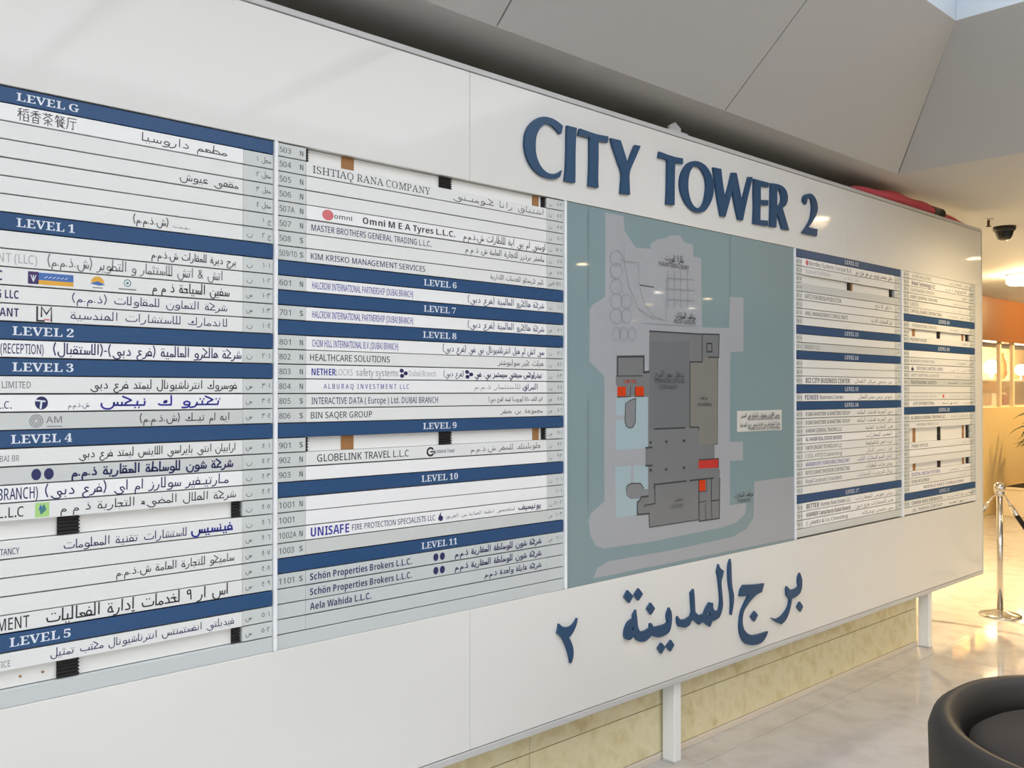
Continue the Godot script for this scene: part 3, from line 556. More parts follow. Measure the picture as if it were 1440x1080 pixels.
func smooth_ring(p: PackedVector2Array, sharp := 0.62, steps := 4) -> PackedVector2Array:   # rounds a closed outline, keeps its corners
	var n := p.size()
	var corner := []
	for i in n:
		var u := (p[i] - p[(i + n - 1) % n]).normalized()
		var v := (p[(i + 1) % n] - p[i]).normalized()
		corner.append(absf(u.angle_to(v)) > sharp)
	var r := PackedVector2Array()
	for i in n:
		var a := p[i]
		var b := p[(i + 1) % n]
		var ta := (b - p[(i + n - 1) % n]) / 2.0
		var tb := (p[(i + 2) % n] - a) / 2.0
		var l := a.distance_to(b)
		if corner[i]:
			ta = b - a
		if corner[(i + 1) % n]:
			tb = b - a
		ta = ta.limit_length(l * 1.2)
		tb = tb.limit_length(l * 1.2)
		for k in steps:
			var t := float(k) / steps
			r.append(a * (2 * t * t * t - 3 * t * t + 1) + ta * (t * t * t - 2 * t * t + t) + b * (-2 * t * t * t + 3 * t * t) + tb * (t * t * t - t * t))
			if corner[i] and corner[(i + 1) % n]:
				break
	return r


func extruded(ring: PackedVector2Array, hole: PackedVector2Array, z0: float, z1: float) -> ArrayMesh:
	var st := SurfaceTool.new()
	st.begin(Mesh.PRIMITIVE_TRIANGLES)
	st.set_smooth_group(-1)
	var outline := ring.duplicate()
	if Geometry2D.is_polygon_clockwise(outline):
		outline.reverse()
	var joined := outline.duplicate()
	var inner := hole.duplicate()
	var tris := PackedInt32Array()
	if inner.size():
		if not Geometry2D.is_polygon_clockwise(inner):
			inner.reverse()
		for turn in 40:   # cut the ring open towards the hole
			var bj: int = (turn / 2 * 3) % inner.size()
			var bi := 0
			for i in outline.size():
				if outline[i].distance_to(inner[bj]) < outline[bi].distance_to(inner[bj]):
					bi = i
			joined = PackedVector2Array()
			for i in outline.size() + 1:
				joined.append(outline[(bi + i) % outline.size()])
			for j in inner.size() + 1:
				joined.append(inner[(bj + j) % inner.size()])
			var d := (outline[bi] - inner[bj]).orthogonal().normalized() * 0.0001 * (1.0 if turn % 2 else -1.0)
			joined[outline.size()] += d
			joined[outline.size() + 1] += d
			tris = Geometry2D.triangulate_polygon(joined)
			if tris.size():
				break
	else:
		tris = Geometry2D.triangulate_polygon(joined)
	if tris.is_empty():
		print("no triangles for an outline of ", joined.size())
	for i in range(0, tris.size(), 3):
		var t := [joined[tris[i]], joined[tris[i + 1]], joined[tris[i + 2]]]
		if (t[1] - t[0]).cross(t[2] - t[0]) > 0.0:
			t.reverse()
		for v in t:
			st.add_vertex(Vector3(v.x, v.y, z1))
	for loop in [outline, inner]:
		var n: int = loop.size()
		for i in n:
			var a: Vector2 = loop[i]
			var b: Vector2 = loop[(i + 1) % n]
			quad(st, Vector3(a.x, a.y, z1), Vector3(b.x, b.y, z1), Vector3(b.x, b.y, z0), Vector3(a.x, a.y, z0))
	st.generate_normals()
	return st.commit()


# ------------------------------------------------------------------ print: flat ink on a surface, a list of triangle corners for each ink
func ink_on(page: Dictionary, ink: String) -> Array:
	if not page.has(ink):
		page[ink] = []
	return page[ink]


func fill(page: Dictionary, ink: String, p: PackedVector2Array, z: float) -> void:
	var st := ink_on(page, ink)
	var tris := Geometry2D.triangulate_polygon(p)
	for i in range(0, tris.size(), 3):
		var t := [p[tris[i]], p[tris[i + 1]], p[tris[i + 2]]]
		if (t[1] - t[0]).cross(t[2] - t[0]) > 0.0:
			t.reverse()
		for v in t:
			st.append(Vector3(v.x, v.y, z))


func disc(page: Dictionary, ink: String, c: Vector2, rx: float, ry: float, z: float, n := 20) -> void:
	var p := PackedVector2Array()
	for k in n:
		p.append(c + Vector2(cos(TAU * k / n) * rx, sin(TAU * k / n) * ry))
	fill(page, ink, p, z)


func rect(page: Dictionary, ink: String, x0: float, y0: float, x1: float, y1: float, z: float) -> void:
	fill(page, ink, PackedVector2Array([Vector2(x0, y0), Vector2(x1, y0), Vector2(x1, y1), Vector2(x0, y1)]), z)


func stroke(page: Dictionary, ink: String, p: Array, w: float, z: float) -> void:
	var st := ink_on(page, ink)
	var n := p.size()
	var l := []
	var r := []
	for i in n:
		var a: Vector2 = (p[i] - p[maxi(i - 1, 0)]).normalized()
		var b: Vector2 = (p[mini(i + 1, n - 1)] - p[i]).normalized()
		if i == 0:
			a = b
		if i == n - 1:
			b = a
		var t := (a + b)
		t = t.normalized() if t.length() > 0.2 else a
		var o := t.orthogonal() * (w / 2.0 / maxf(0.6, absf(t.dot(a))))
		var e := Vector2.ZERO
		if i == 0:
			e = -a * w * 0.25
		elif i == n - 1:
			e = a * w * 0.25
		l.append(p[i] + o + e)
		r.append(p[i] - o + e)
	for i in n - 1:
		for v in [l[i], r[i + 1], l[i + 1], l[i], r[i], r[i + 1]]:
			st.append(Vector3(v.x, v.y, z))


func curve(p: Array, steps := 3) -> Array:
	if p.size() < 3:
		return p
	var r := []
	for i in p.size() - 1:
		var a: Vector2 = p[i]
		var b: Vector2 = p[i + 1]
		var z: Vector2 = p[maxi(i - 1, 0)]
		var c: Vector2 = p[mini(i + 2, p.size() - 1)]
		for k in steps:
			var t := float(k) / steps
			r.append(0.5 * ((2 * a) + (b - z) * t + (2 * z - 5 * a + 4 * b - c) * t * t + (3 * a - z - 3 * b + c) * t * t * t))
	r.append(p[-1])
	return r


func latin(page: Dictionary, ink: String, text: String, face: String, x0: float, x1: float, mid: float, cap: float, z: float) -> void:
	var kind := "N" if face == "S" and "y" in text else face
	if not fonts.has(kind):
		var f := SystemFont.new()
		f.font_names = PackedStringArray(["Droid Serif" if kind in ["R", "T"] else "Droid Sans"])
		f.font_weight = 700 if kind in ["B", "T"] else 400
		var fv := FontVariation.new()
		fv.base_font = f
		fv.variation_embolden = 0.3 if kind == "S" else 0.0
		fonts[kind] = fv
	var key := "text " + kind + text
	if not shapes.has(key):
		var t := TextMesh.new()
		t.font = fonts[kind]
		t.font_size = 24
		t.pixel_size = 0.01
		t.depth = 0.0
		t.curve_step = 2.0
		t.text = text
		shapes[key] = t
	var box: AABB = shapes[key].get_aabb()
	var capkey := "cap " + kind
	if not shapes.has(capkey):
		var t := TextMesh.new()
		t.font = fonts[kind]
		t.font_size = 24
		t.pixel_size = 0.01
		t.depth = 0.0
		t.text = "H"
		shapes[capkey] = t
	var hbox: AABB = shapes[capkey].get_aabb()
	var sy := cap / hbox.size.y
	var sx := (x1 - x0) / box.size.x
	var xf := Transform3D(Basis(Vector3(sx, 0, 0), Vector3(0, sy, 0), Vector3(0, 0, 1)), Vector3(x0 - box.position.x * sx, mid - (hbox.position.y + hbox.size.y / 2.0) * sy, z))
	var arr: Array = shapes[key].surface_get_arrays(0)
	var st := ink_on(page, ink)
	var vs: PackedVector3Array = arr[Mesh.ARRAY_VERTEX]
	var idx = arr[Mesh.ARRAY_INDEX]
	var order = idx if idx != null and idx.size() else range(vs.size())
	for i in order:
		st.append(xf * vs[i])


# Arabic: each letter is a few pen strokes, u counted from its right edge to the left, in ems above the line; joined forms first, then the form that ends a word
const RIGHT_ONLY := "اأإآدذرزوؤةىء"
const BOWL := [[0.0, 0.2], [0.03, -0.08], [0.16, -0.27], [0.36, -0.25], [0.48, -0.06], [0.48, 0.16]]
const DEEP := [[0.42, 0.26], [0.2, 0.34], [0.02, 0.27], [0.24, 0.12], [0.4, -0.1], [0.36, -0.32], [0.16, -0.4], [-0.02, -0.34]]
const BOAT := [[0.0, 0.26], [0.03, 0.07], [0.16, 0.0], [0.5, 0.0], [0.64, 0.06], [0.67, 0.26]]
const RING := [[0.02, 0.02], [0.02, 0.2], [0.14, 0.3], [0.26, 0.2], [0.24, 0.03], [0.1, 0.0], [0.02, 0.04]]


func letter_form(c: String, joins: bool, joined: bool) -> Array:   # [advance, strokes, dots: number, height, place]
	var base := c
	var dots := [0, 0.0, 0.0]
	match c:
		"ب": dots = [1, -0.2, 0.0]
		"ت": dots = [2, 0.48, 0.0]
		"ث": dots = [3, 0.48, 0.0]
		"ن": dots = [1, 0.48, 0.0]
		"ي", "ئ": dots = [2, -0.2, 0.0]
		"ج": dots = [1, -0.16, 0.0]
		"خ", "غ", "ظ", "ض", "ز", "ذ", "ف": dots = [1, 0.55, 0.0]
		"ق", "ة": dots = [2, 0.5, 0.0]
		"ش": dots = [3, 0.46, 0.0]
	if c in "بتثنيئى" and joins:
		return [0.3, [[[0.1, 0.32], [0.12, 0.05], [0.16, 0.0], [0.3, 0.0]]], [dots[0], dots[1], 0.12]]
	if c in "بتث":
		return [0.76, [BOAT], [dots[0], dots[1], 0.33]]
	if c == "ن":
		return [0.56, [BOWL], [1, 0.32, 0.24]]
	if c in "يى":
		return [0.7, [[[0.0, 0.0], [0.1, 0.2], [0.26, 0.16], [0.2, -0.02], [0.08, -0.16], [0.22, -0.3], [0.46, -0.28], [0.62, -0.1]]], [2 if c == "ي" else 0, -0.5, 0.32]]
	if c in "اأإآ":
		return [0.17, [[[0.07, 0.76], [0.08, 0.0]]] + ([[[0.0, 0.92], [0.14, 0.9]]] if c == "أ" else []) + ([[[0.0, -0.16], [0.14, -0.18]]] if c == "إ" else []), [0, 0, 0]]
	if c == "ل":
		if joins:
			return [0.22, [[[0.08, 0.8], [0.08, 0.06], [0.12, 0.0], [0.22, 0.0]]], [0, 0, 0]]
		return [0.54, [[[0.04, 0.8], [0.04, 0.0], [0.14, -0.22], [0.32, -0.24], [0.46, -0.08], [0.46, 0.1]]], [0, 0, 0]]
	if c == "م":
		if joins:
			return [0.36, [[[0.0, 0.0], [0.06, 0.14], [0.17, 0.17], [0.24, 0.05], [0.14, -0.05], [0.04, 0.0]], [[0.2, 0.0], [0.36, 0.0]]], [0, 0, 0]]
		return [0.36, [[[0.0, 0.0], [0.06, 0.14], [0.17, 0.17], [0.24, 0.05], [0.12, -0.03], [0.02, 0.02]], [[0.2, 0.02], [0.29, -0.05], [0.3, -0.4]]], [0, 0, 0]]
	if c in "جحخ":
		var d := [1, -0.2, 0.22] if c == "ج" else ([1, 0.52, 0.2] if c == "خ" else [0, 0, 0])
		if joins:
			return [0.42, [[[0.36, 0.28], [0.18, 0.32], [0.04, 0.25]], [[0.2, 0.3], [0.06, 0.02]], [[0.0, 0.0], [0.42, 0.0]]], d]
		return [0.5, [DEEP], d]
	if c in "عغ":
		var d := [1, 0.54, 0.18] if c == "غ" else [0, 0, 0]
		if joins:
			return [0.4, [[[0.05, 0.3], [0.18, 0.37], [0.29, 0.25], [0.2, 0.1], [0.02, 0.01]] if not joined else [[0.0, 0.0], [0.06, 0.2], [0.28, 0.22], [0.18, 0.06]], [[0.0, 0.0], [0.4, 0.0]]], d]
		return [0.5, [[[0.08, 0.32], [0.2, 0.38], [0.3, 0.28], [0.2, 0.14], [0.1, 0.06]], [[0.12, 0.08], [0.34, -0.02], [0.42, -0.2], [0.28, -0.38], [0.04, -0.34]]], d]
	if c in "دذ":
		return [0.36, [[[0.18, 0.4], [0.07, 0.22], [0.05, 0.06], [0.12, 0.0], [0.3, 0.0]]], [1 if c == "ذ" else 0, 0.56, 0.16]]
	if c in "رز":
		return [0.3, [[[0.04, 0.2], [0.06, 0.0], [0.16, -0.18], [0.36, -0.24]]], [1 if c == "ز" else 0, 0.38, 0.1]]
	if c in "وؤ":
		return [0.38, [RING.map(func(q): return [q[0], q[1] - 0.02]), [[0.02, 0.06], [0.05, -0.14], [0.18, -0.24], [0.36, -0.24]]], [0, 0, 0]]
	if c in "سش":
		var d := [3 if c == "ش" else 0, 0.42, 0.22]
		if joins:
			return [0.52, [[[0.0, 0.24], [0.02, 0.02], [0.1, 0.0], [0.17, 0.04], [0.18, 0.24]], [[0.18, 0.1], [0.22, 0.0], [0.32, 0.04], [0.34, 0.28]], [[0.34, 0.1], [0.38, 0.0], [0.52, 0.0]]], d]
		return [0.88, [[[0.0, 0.24], [0.02, 0.02], [0.1, 0.0], [0.17, 0.04], [0.18, 0.24]], [[0.18, 0.1], [0.22, 0.0], [0.3, 0.04], [0.32, 0.24]], BOWL.map(func(q): return [q[0] + 0.32, q[1]])], d]
	if c in "صضطظ":
		var loop := [[0.0, 0.0], [0.06, 0.18], [0.22, 0.3], [0.38, 0.22], [0.4, 0.04], [0.2, 0.0], [0.0, 0.0]]
		if c in "طظ":
			return [0.5, [loop, [[0.34, 0.8], [0.38, 0.05]], [[0.3, 0.0], [0.5, 0.0]]], [1 if c == "ظ" else 0, 0.5, 0.16]]
		if joins:
			return [0.6, [loop, [[0.44, 0.2], [0.45, 0.0], [0.6, 0.0]]], [1 if c == "ض" else 0, 0.5, 0.22]]
		return [0.96, [loop, BOWL.map(func(q): return [q[0] + 0.42, q[1]])], [1 if c == "ض" else 0, 0.5, 0.22]]
	if c in "فق":
		var n := 1 if c == "ف" else 2
		if joins:
			return [0.38, [RING.map(func(q): return [q[0] + 0.04, q[1] + 0.04]), [[0.0, 0.0], [0.38, 0.0]]], [n, 0.54, 0.18]]
		if c == "ف":
			return [0.84, [RING, [[0.02, 0.08], [0.08, 0.0], [0.6, 0.0], [0.74, 0.06], [0.76, 0.22]]], [1, 0.52, 0.14]]
		return [0.56, [RING, BOWL], [2, 0.52, 0.14]]
	if c == "ك":
		if joins:
			return [0.42, [[[0.4, 0.72], [0.1, 0.46], [0.08, 0.38], [0.28, 0.18], [0.28, 0.04], [0.22, 0.0]], [[0.0, 0.0], [0.42, 0.0]]], [0, 0, 0]]
		return [0.68, [[[0.06, 0.78], [0.06, 0.06], [0.14, 0.0], [0.5, 0.0], [0.6, 0.1]], [[0.24, 0.34], [0.34, 0.3], [0.26, 0.22], [0.38, 0.18]]], [0, 0, 0]]
	if c in "هة":
		if joins:
			return [0.42, [[[0.0, 0.0], [0.08, 0.26], [0.2, 0.36], [0.32, 0.2], [0.26, 0.02], [0.1, 0.0]], [[0.12, 0.2], [0.2, 0.0]], [[0.2, 0.0], [0.42, 0.0]]], [0, 0, 0]]
		return [0.36, [[[0.0, 0.0], [0.06, 0.02], [0.14, 0.36], [0.26, 0.24], [0.3, 0.06], [0.18, 0.0], [0.06, 0.02]]], [2 if c == "ة" else 0, 0.56, 0.18]]
	if c == "ء":
		return [0.3, [[[0.22, 0.24], [0.1, 0.28], [0.06, 0.16], [0.2, 0.12]], [[0.02, 0.02], [0.26, 0.08]]], [0, 0, 0]]
	if c == "ـ":
		return [0.22, [[[0.0, 0.0], [0.22, 0.0]]], [0, 0, 0]]
	var signs := {
		"٠": [0.26, [[[0.1, 0.3], [0.15, 0.3]]]], "١": [0.26, [[[0.18, 0.66], [0.1, 0.4], [0.1, 0.0]]]], "٢": [0.4, [[[0.34, 0.66], [0.3, 0.4], [0.3, 0.0]], [[0.34, 0.56], [0.18, 0.5], [0.06, 0.66]]]],
		"٣": [0.46, [[[0.42, 0.66], [0.38, 0.4], [0.38, 0.0]], [[0.42, 0.56], [0.3, 0.46], [0.24, 0.64], [0.16, 0.46], [0.06, 0.66]]]], "٤": [0.38, [[[0.08, 0.66], [0.28, 0.54], [0.1, 0.4], [0.3, 0.28], [0.24, 0.08], [0.06, 0.0]]]],
		"٥": [0.4, [[[0.2, 0.6], [0.06, 0.34], [0.1, 0.08], [0.22, 0.04], [0.34, 0.12], [0.34, 0.34], [0.2, 0.6]]]], "٦": [0.36, [[[0.32, 0.62], [0.1, 0.56], [0.08, 0.3], [0.06, 0.0]]]], "٧": [0.4, [[[0.36, 0.64], [0.2, 0.0], [0.04, 0.64]]]],
		"٨": [0.4, [[[0.36, 0.0], [0.2, 0.64], [0.04, 0.0]]]], "٩": [0.36, [[[0.08, 0.44], [0.26, 0.4], [0.28, 0.6], [0.12, 0.66], [0.08, 0.44], [0.06, 0.0]]]],
		"(": [0.24, [[[0.06, 0.8], [0.16, 0.5], [0.16, 0.2], [0.06, -0.14]].map(func(q): return [0.24 - q[0], q[1]])]], ")": [0.24, [[[0.06, 0.8], [0.16, 0.5], [0.16, 0.2], [0.06, -0.14]]]],
		".": [0.16, [[[0.06, 0.03], [0.1, 0.03]]]], "-": [0.24, [[[0.04, 0.26], [0.2, 0.26]]]], "/": [0.3, [[[0.06, 0.7], [0.26, 0.0]]]], "&": [0.5, [[[0.04, 0.0], [0.36, 0.52], [0.26, 0.64], [0.16, 0.5], [0.42, 0.16], [0.28, 0.0], [0.06, 0.28]]]],
	}
	if signs.has(c):
		return [signs[c][0], signs[c][1], [0, 0, 0]]
	return [0.28, [], [0, 0, 0]]


func digits_turned(text: String) -> String:   # numbers run from left to right inside the line
	var r := ""
	var run := ""
	for c in text + " ":
		if c in "٠١٢٣٤٥٦٧٨٩/":
			run = c + run
		else:
			r += run + c
			run = ""
	return r.substr(0, r.length() - 1)


func is_letter(c: String) -> bool:
	return c != "" and c in "ابتثجحخدذرزسشصضطظعغفقكلمنهويىةأإآئؤءـ"


func arabic(page: Dictionary, ink: String, text: String, x0: float, x1: float, mid: float, height: float, z: float, bold := false) -> void:
	text = digits_turned(text)
	var pos := 0.0
	var pens := []
	var spots := []
	for i in text.length():
		var c := text[i]
		var prev := text[i - 1] if i > 0 else ""
		var next := text[i + 1] if i + 1 < text.length() else ""
		var joined := is_letter(c) and c != "ء" and is_letter(prev) and not prev in RIGHT_ONLY
		var joins := is_letter(c) and not c in RIGHT_ONLY and is_letter(next) and next != "ء"
		var f := letter_form(c, joins, joined)
		for s in f[1]:
			var line := []
			for q in s:
				line.append(Vector2(-(pos + q[0]), q[1]))
			pens.append(curve(line))
		if joined:
			pens.append([Vector2(-(pos - 0.05), 0.0), Vector2(-(pos + 0.1), 0.0)])
		for k in int(f[2][0]):
			var o := Vector2(0, 0)
			if f[2][0] == 2:
				o.x = 0.08 if k == 0 else -0.08
			elif f[2][0] == 3:
				o = [Vector2(0.08, 0), Vector2(-0.08, 0), Vector2(0, 0.13)][k]
			spots.append(Vector2(-(pos + f[2][2]), f[2][1]) + o)
		pos += f[0] + (0.0 if joins else 0.05)
	var s_y := height / 1.05
	var s_x := (x1 - x0) / pos
	var at := func(v: Vector2) -> Vector2: return Vector2(x1 + v.x * s_x, mid + (v.y - 0.26) * s_y)
	var w := (0.15 if bold else 0.1) * minf(s_y, s_x * 1.3)
	for line in pens:
		stroke(page, ink, line.map(at), w, z)
	for d in spots:
		var c: Vector2 = at.call(d)
		var e := w * 0.62
		fill(page, ink, PackedVector2Array([c + Vector2(e, 0), c + Vector2(0, e), c + Vector2(-e, 0), c + Vector2(0, -e)]), z)


const HAN := [
	[[4.6, 11.5, 1.2, 10.6], [0.3, 8.6, 5.2, 8.6], [2.8, 11, 2.8, 0.3], [2.8, 8.2, 0.4, 4], [2.9, 7.6, 5, 5.6], [11, 11.5, 6, 10.8], [6.3, 9.8, 6.8, 8.4], [8.4, 10, 8.6, 8.6], [11.2, 9.9, 10.2, 8.4], [7.8, 7.3, 6.4, 6.4, 6.4, 0.6], [6.4, 4, 8, 4], [9.4, 6.7, 11.2, 6.7, 11.2, 0.6], [9.4, 4, 11.2, 4], [6.4, 0.8, 11.2, 0.8]],
	[[8.6, 11.6, 3.2, 10.8], [1, 9.2, 11, 9.2], [6, 11, 6, 5.8], [6, 9, 1, 6], [6, 9, 11, 6], [3.2, 5.2, 3.2, 0.3], [3.2, 5.2, 8.8, 5.2, 8.8, 0.3], [3.2, 2.8, 8.8, 2.8], [3.2, 0.5, 8.8, 0.5]],
	[[1, 10.4, 11, 10.4], [4, 11.6, 4, 9.2], [8, 11.6, 8, 9.2], [6, 9, 1, 5.4], [6, 9, 11, 5.4], [2.4, 4.6, 9.6, 4.6], [6, 6.4, 6, 0.2], [5, 3.4, 2, 1], [7, 3.4, 10, 1]],
	[[2.6, 11.6, 2.6, 10], [2.6, 10.9, 4.8, 10.9], [1, 9.8, 5, 9.8, 3, 7], [2.2, 9, 1, 7.6], [6.4, 10.8, 10.8, 10.8, 7, 7.2], [7.2, 9.8, 10.8, 7.4], [6, 7.8, 1, 5], [6, 7.8, 11, 5], [6, 6.6, 6, 5.6], [3.4, 5.4, 8.6, 5.4, 8.6, 2.6], [3.4, 5.4, 3.4, 0.6, 5, 1.2], [3.4, 4, 8.6, 4], [3.4, 2.6, 8.6, 2.6], [6, 2.4, 11, 0.2], [9.4, 2, 7.4, 1.2]],
	[[1.6, 11, 11.4, 11], [2.2, 11, 2, 5, 0.6, 0.4], [4, 8, 11, 8], [7.6, 8, 7.6, 0.6, 6, 1.2]],
]


func mark(page: Dictionary, kind: String, x0: float, x1: float, mid: float, h: float, ink: String, z: float) -> void:   # the small logos on the strips
	var w := x1 - x0
	var c := (x0 + x1) / 2.0
	var lo := mid - h / 2.0
	var hi := mid + h / 2.0
	var zz := z + 0.0002
	match kind:
		"Z":
			for k in 5:
				var s := w / 5.0
				for line in HAN[k]:
					var p := []
					for i in range(0, line.size(), 2):
						p.append(Vector2(x0 + s * (k + line[i] / 12.6), lo + h * line[i + 1] / 12.0))
					stroke(page, "ink", p, s * 0.075, z)
		"dots":
			disc(page, "blue", Vector2(x0 + w * 0.23, mid), w * 0.21, h * 0.5, z)
			disc(page, "blue", Vector2(x1 - w * 0.23, mid), w * 0.21, h * 0.5, z)
		"ball":
			disc(page, ink, Vector2(c, mid), w / 2.0, h / 2.0, z)
		"flag":
			rect(page, "violet", x0, lo, x0 + w * 0.23, hi, z)
			for k in 3:
				stroke(page, "white", [Vector2(x0 + w * 0.115, lo + h * 0.2), Vector2(x0 + w * (0.06 + 0.055 * k), lo + h * 0.72)], w * 0.02, zz)
			rect(page, "sky", x0 + w * 0.23, lo + h * 0.36, x1, hi - h * 0.04, z)
			rect(page, "gold", x0 + w * 0.23, lo, x1, lo + h * 0.36, z)
			for k in 6:
				stroke(page, "white", [Vector2(x0 + w * (0.36 + 0.09 * k), lo + h * 0.56), Vector2(x0 + w * (0.42 + 0.09 * k), lo + h * 0.68)], w * 0.014, zz)
		"sun":
			var p := PackedVector2Array()
			for k in 13:
				p.append(Vector2(c + cos(PI * k / 12.0) * w * 0.42, mid + sin(PI * k / 12.0) * h * 0.5))
			fill(page, "gold", p, z)
			fill(page, "sky", PackedVector2Array([Vector2(x0, mid - h * 0.1), Vector2(c, mid + h * 0.12), Vector2(x1, mid - h * 0.12), Vector2(c + w * 0.1, mid - h * 0.22)]), zz)
			stroke(page, "grey", [Vector2(x0 + w * 0.2, lo + h * 0.1), Vector2(x1 - w * 0.2, lo + h * 0.1)], h * 0.08, z)
		"globe":
			ringline(page, "teal", Vector2(c, mid + h * 0.18), h * 0.3, h * 0.08, z)
			disc(page, "teal", Vector2(c, mid + h * 0.18), h * 0.12, h * 0.12, z)
			stroke(page, "grey", [Vector2(x0, lo + h * 0.1), Vector2(x1, lo + h * 0.1)], h * 0.12, z)
		"lm":
			stroke(page, "ink", [Vector2(x0, hi), Vector2(x0, lo), Vector2(c, lo)], w * 0.13, z)
			stroke(page, "ink", [Vector2(x0 + w * 0.3, lo + h * 0.3), Vector2(x0 + w * 0.3, hi), Vector2(c + w * 0.15, mid), Vector2(x1, hi), Vector2(x1, lo)], w * 0.12, z)
			stroke(page, "rose", [Vector2(c, lo + h * 0.1), Vector2(x1 - w * 0.15, lo + h * 0.1)], w * 0.1, z)
		"disc":
			disc(page, "blue", Vector2(c, mid), w * 0.46, h * 0.5, z)
			stroke(page, "white", [Vector2(x0 + w * 0.1, mid + h * 0.2), Vector2(x1 - w * 0.25, mid + h * 0.12)], h * 0.12, zz)
			stroke(page, "white", [Vector2(c, mid + h * 0.18), Vector2(c - w * 0.06, lo + h * 0.1)], h * 0.14, zz)
		"am":
			for k in 3:
				ringline(page, "grey", Vector2(x0 + w * 0.24, mid), h * (0.18 + 0.14 * k), h * 0.07, z)
			latin(page, "grey", "AM", "S", x0 + w * 0.52, x1, mid + h * 0.08, h * 0.5, z)
			stroke(page, "grey", [Vector2(x0 + w * 0.56, lo + h * 0.06), Vector2(x1, lo + h * 0.06)], h * 0.07, z)
		"leaf":
			rect(page, "green", x0, lo, x1, hi, z)
			fill(page, "teal", PackedVector2Array([Vector2(c - w * 0.1, lo + h * 0.15), Vector2(c + w * 0.3, mid), Vector2(c + w * 0.12, hi - h * 0.1), Vector2(c - w * 0.2, mid)]), zz)
			fill(page, "sky", PackedVector2Array([Vector2(c - w * 0.28, mid), Vector2(c, mid + h * 0.1), Vector2(c - w * 0.12, hi - h * 0.1)]), zz + 0.0002)
		"tri":
			disc(page, "blue", Vector2(x0 + w * 0.25, mid + h * 0.28), w * 0.26, h * 0.22, z)
			disc(page, "blue", Vector2(x0 + w * 0.3, mid - h * 0.28), w * 0.26, h * 0.22, z)
			disc(page, "blue", Vector2(x1 - w * 0.22, mid), w * 0.26, h * 0.22, z)
			stroke(page, "blue", [Vector2(x0 + w * 0.25, mid + h * 0.28), Vector2(x1 - w * 0.22, mid), Vector2(x0 + w * 0.3, mid - h * 0.28)], h * 0.1, z)
		"gee":
			var p := []
			for k in 13:
				var a := 0.7 + 4.9 * k / 12.0
				p.append(Vector2(c + cos(a) * w * 0.42, mid + sin(a) * h * 0.45))
			stroke(page, "ink", p, w * 0.2, z)
			stroke(page, "ink", [Vector2(c, mid), Vector2(x1, mid), Vector2(x1, mid - h * 0.25)], w * 0.14, z)
		"flame":
			fill(page, "blue", smooth_ring(PackedVector2Array([Vector2(c + w * 0.2, hi), Vector2(c + w * 0.05, mid + h * 0.1), Vector2(x1, mid - h * 0.1), Vector2(x1 - w * 0.1, lo + h * 0.1), Vector2(c, lo), Vector2(x0, lo + h * 0.2), Vector2(x0 + w * 0.15, mid)]), 1.2), z)


func ringline(page: Dictionary, ink: String, c: Vector2, r: float, w: float, z: float) -> void:
	var p := []
	for k in 21:
		p.append(c + Vector2(cos(TAU * k / 20.0), sin(TAU * k / 20.0)) * r)
	stroke(page, ink, p, w, z)


func print_page(page: Dictionary, parent: Node3D, called := "lettering", prefix := "ink_") -> void:   # words that stand far apart become parts of their own
	var tris := []
	for ink in page:
		var v: Array = page[ink]
		for i in range(0, v.size() - 2, 3):
			tris.append([minf(v[i].x, minf(v[i + 1].x, v[i + 2].x)), maxf(v[i].x, maxf(v[i + 1].x, v[i + 2].x)), ink, v[i], v[i + 1], v[i + 2]])
	if called == "lettering":
		tris.sort_custom(func(p, q): return p[0] < q[0])
	var reach := -1e9
	var runs := []
	for t in tris:
		if runs.is_empty() or (called == "lettering" and t[0] > reach + 0.017):
			runs.append({})
			reach = -1e9
		reach = maxf(reach, t[1])
		var run: Dictionary = runs[-1]
		if not run.has(t[2]):
			run[t[2]] = PackedVector3Array()
		for k in [3, 4, 5]:
			run[t[2]].append(t[k])
	for run in runs:
		var m := ArrayMesh.new()
		for ink in run:
			var arr := []
			arr.resize(Mesh.ARRAY_MAX)
			arr[Mesh.ARRAY_VERTEX] = run[ink]
			var n := PackedVector3Array()
			n.resize(run[ink].size())
			n.fill(Vector3(0, 0, 1))
			arr[Mesh.ARRAY_NORMAL] = n
			m.add_surface_from_arrays(Mesh.PRIMITIVE_TRIANGLES, arr)
			m.surface_set_material(m.get_surface_count() - 1, M[prefix + ink])
		part(called, m, null, parent)


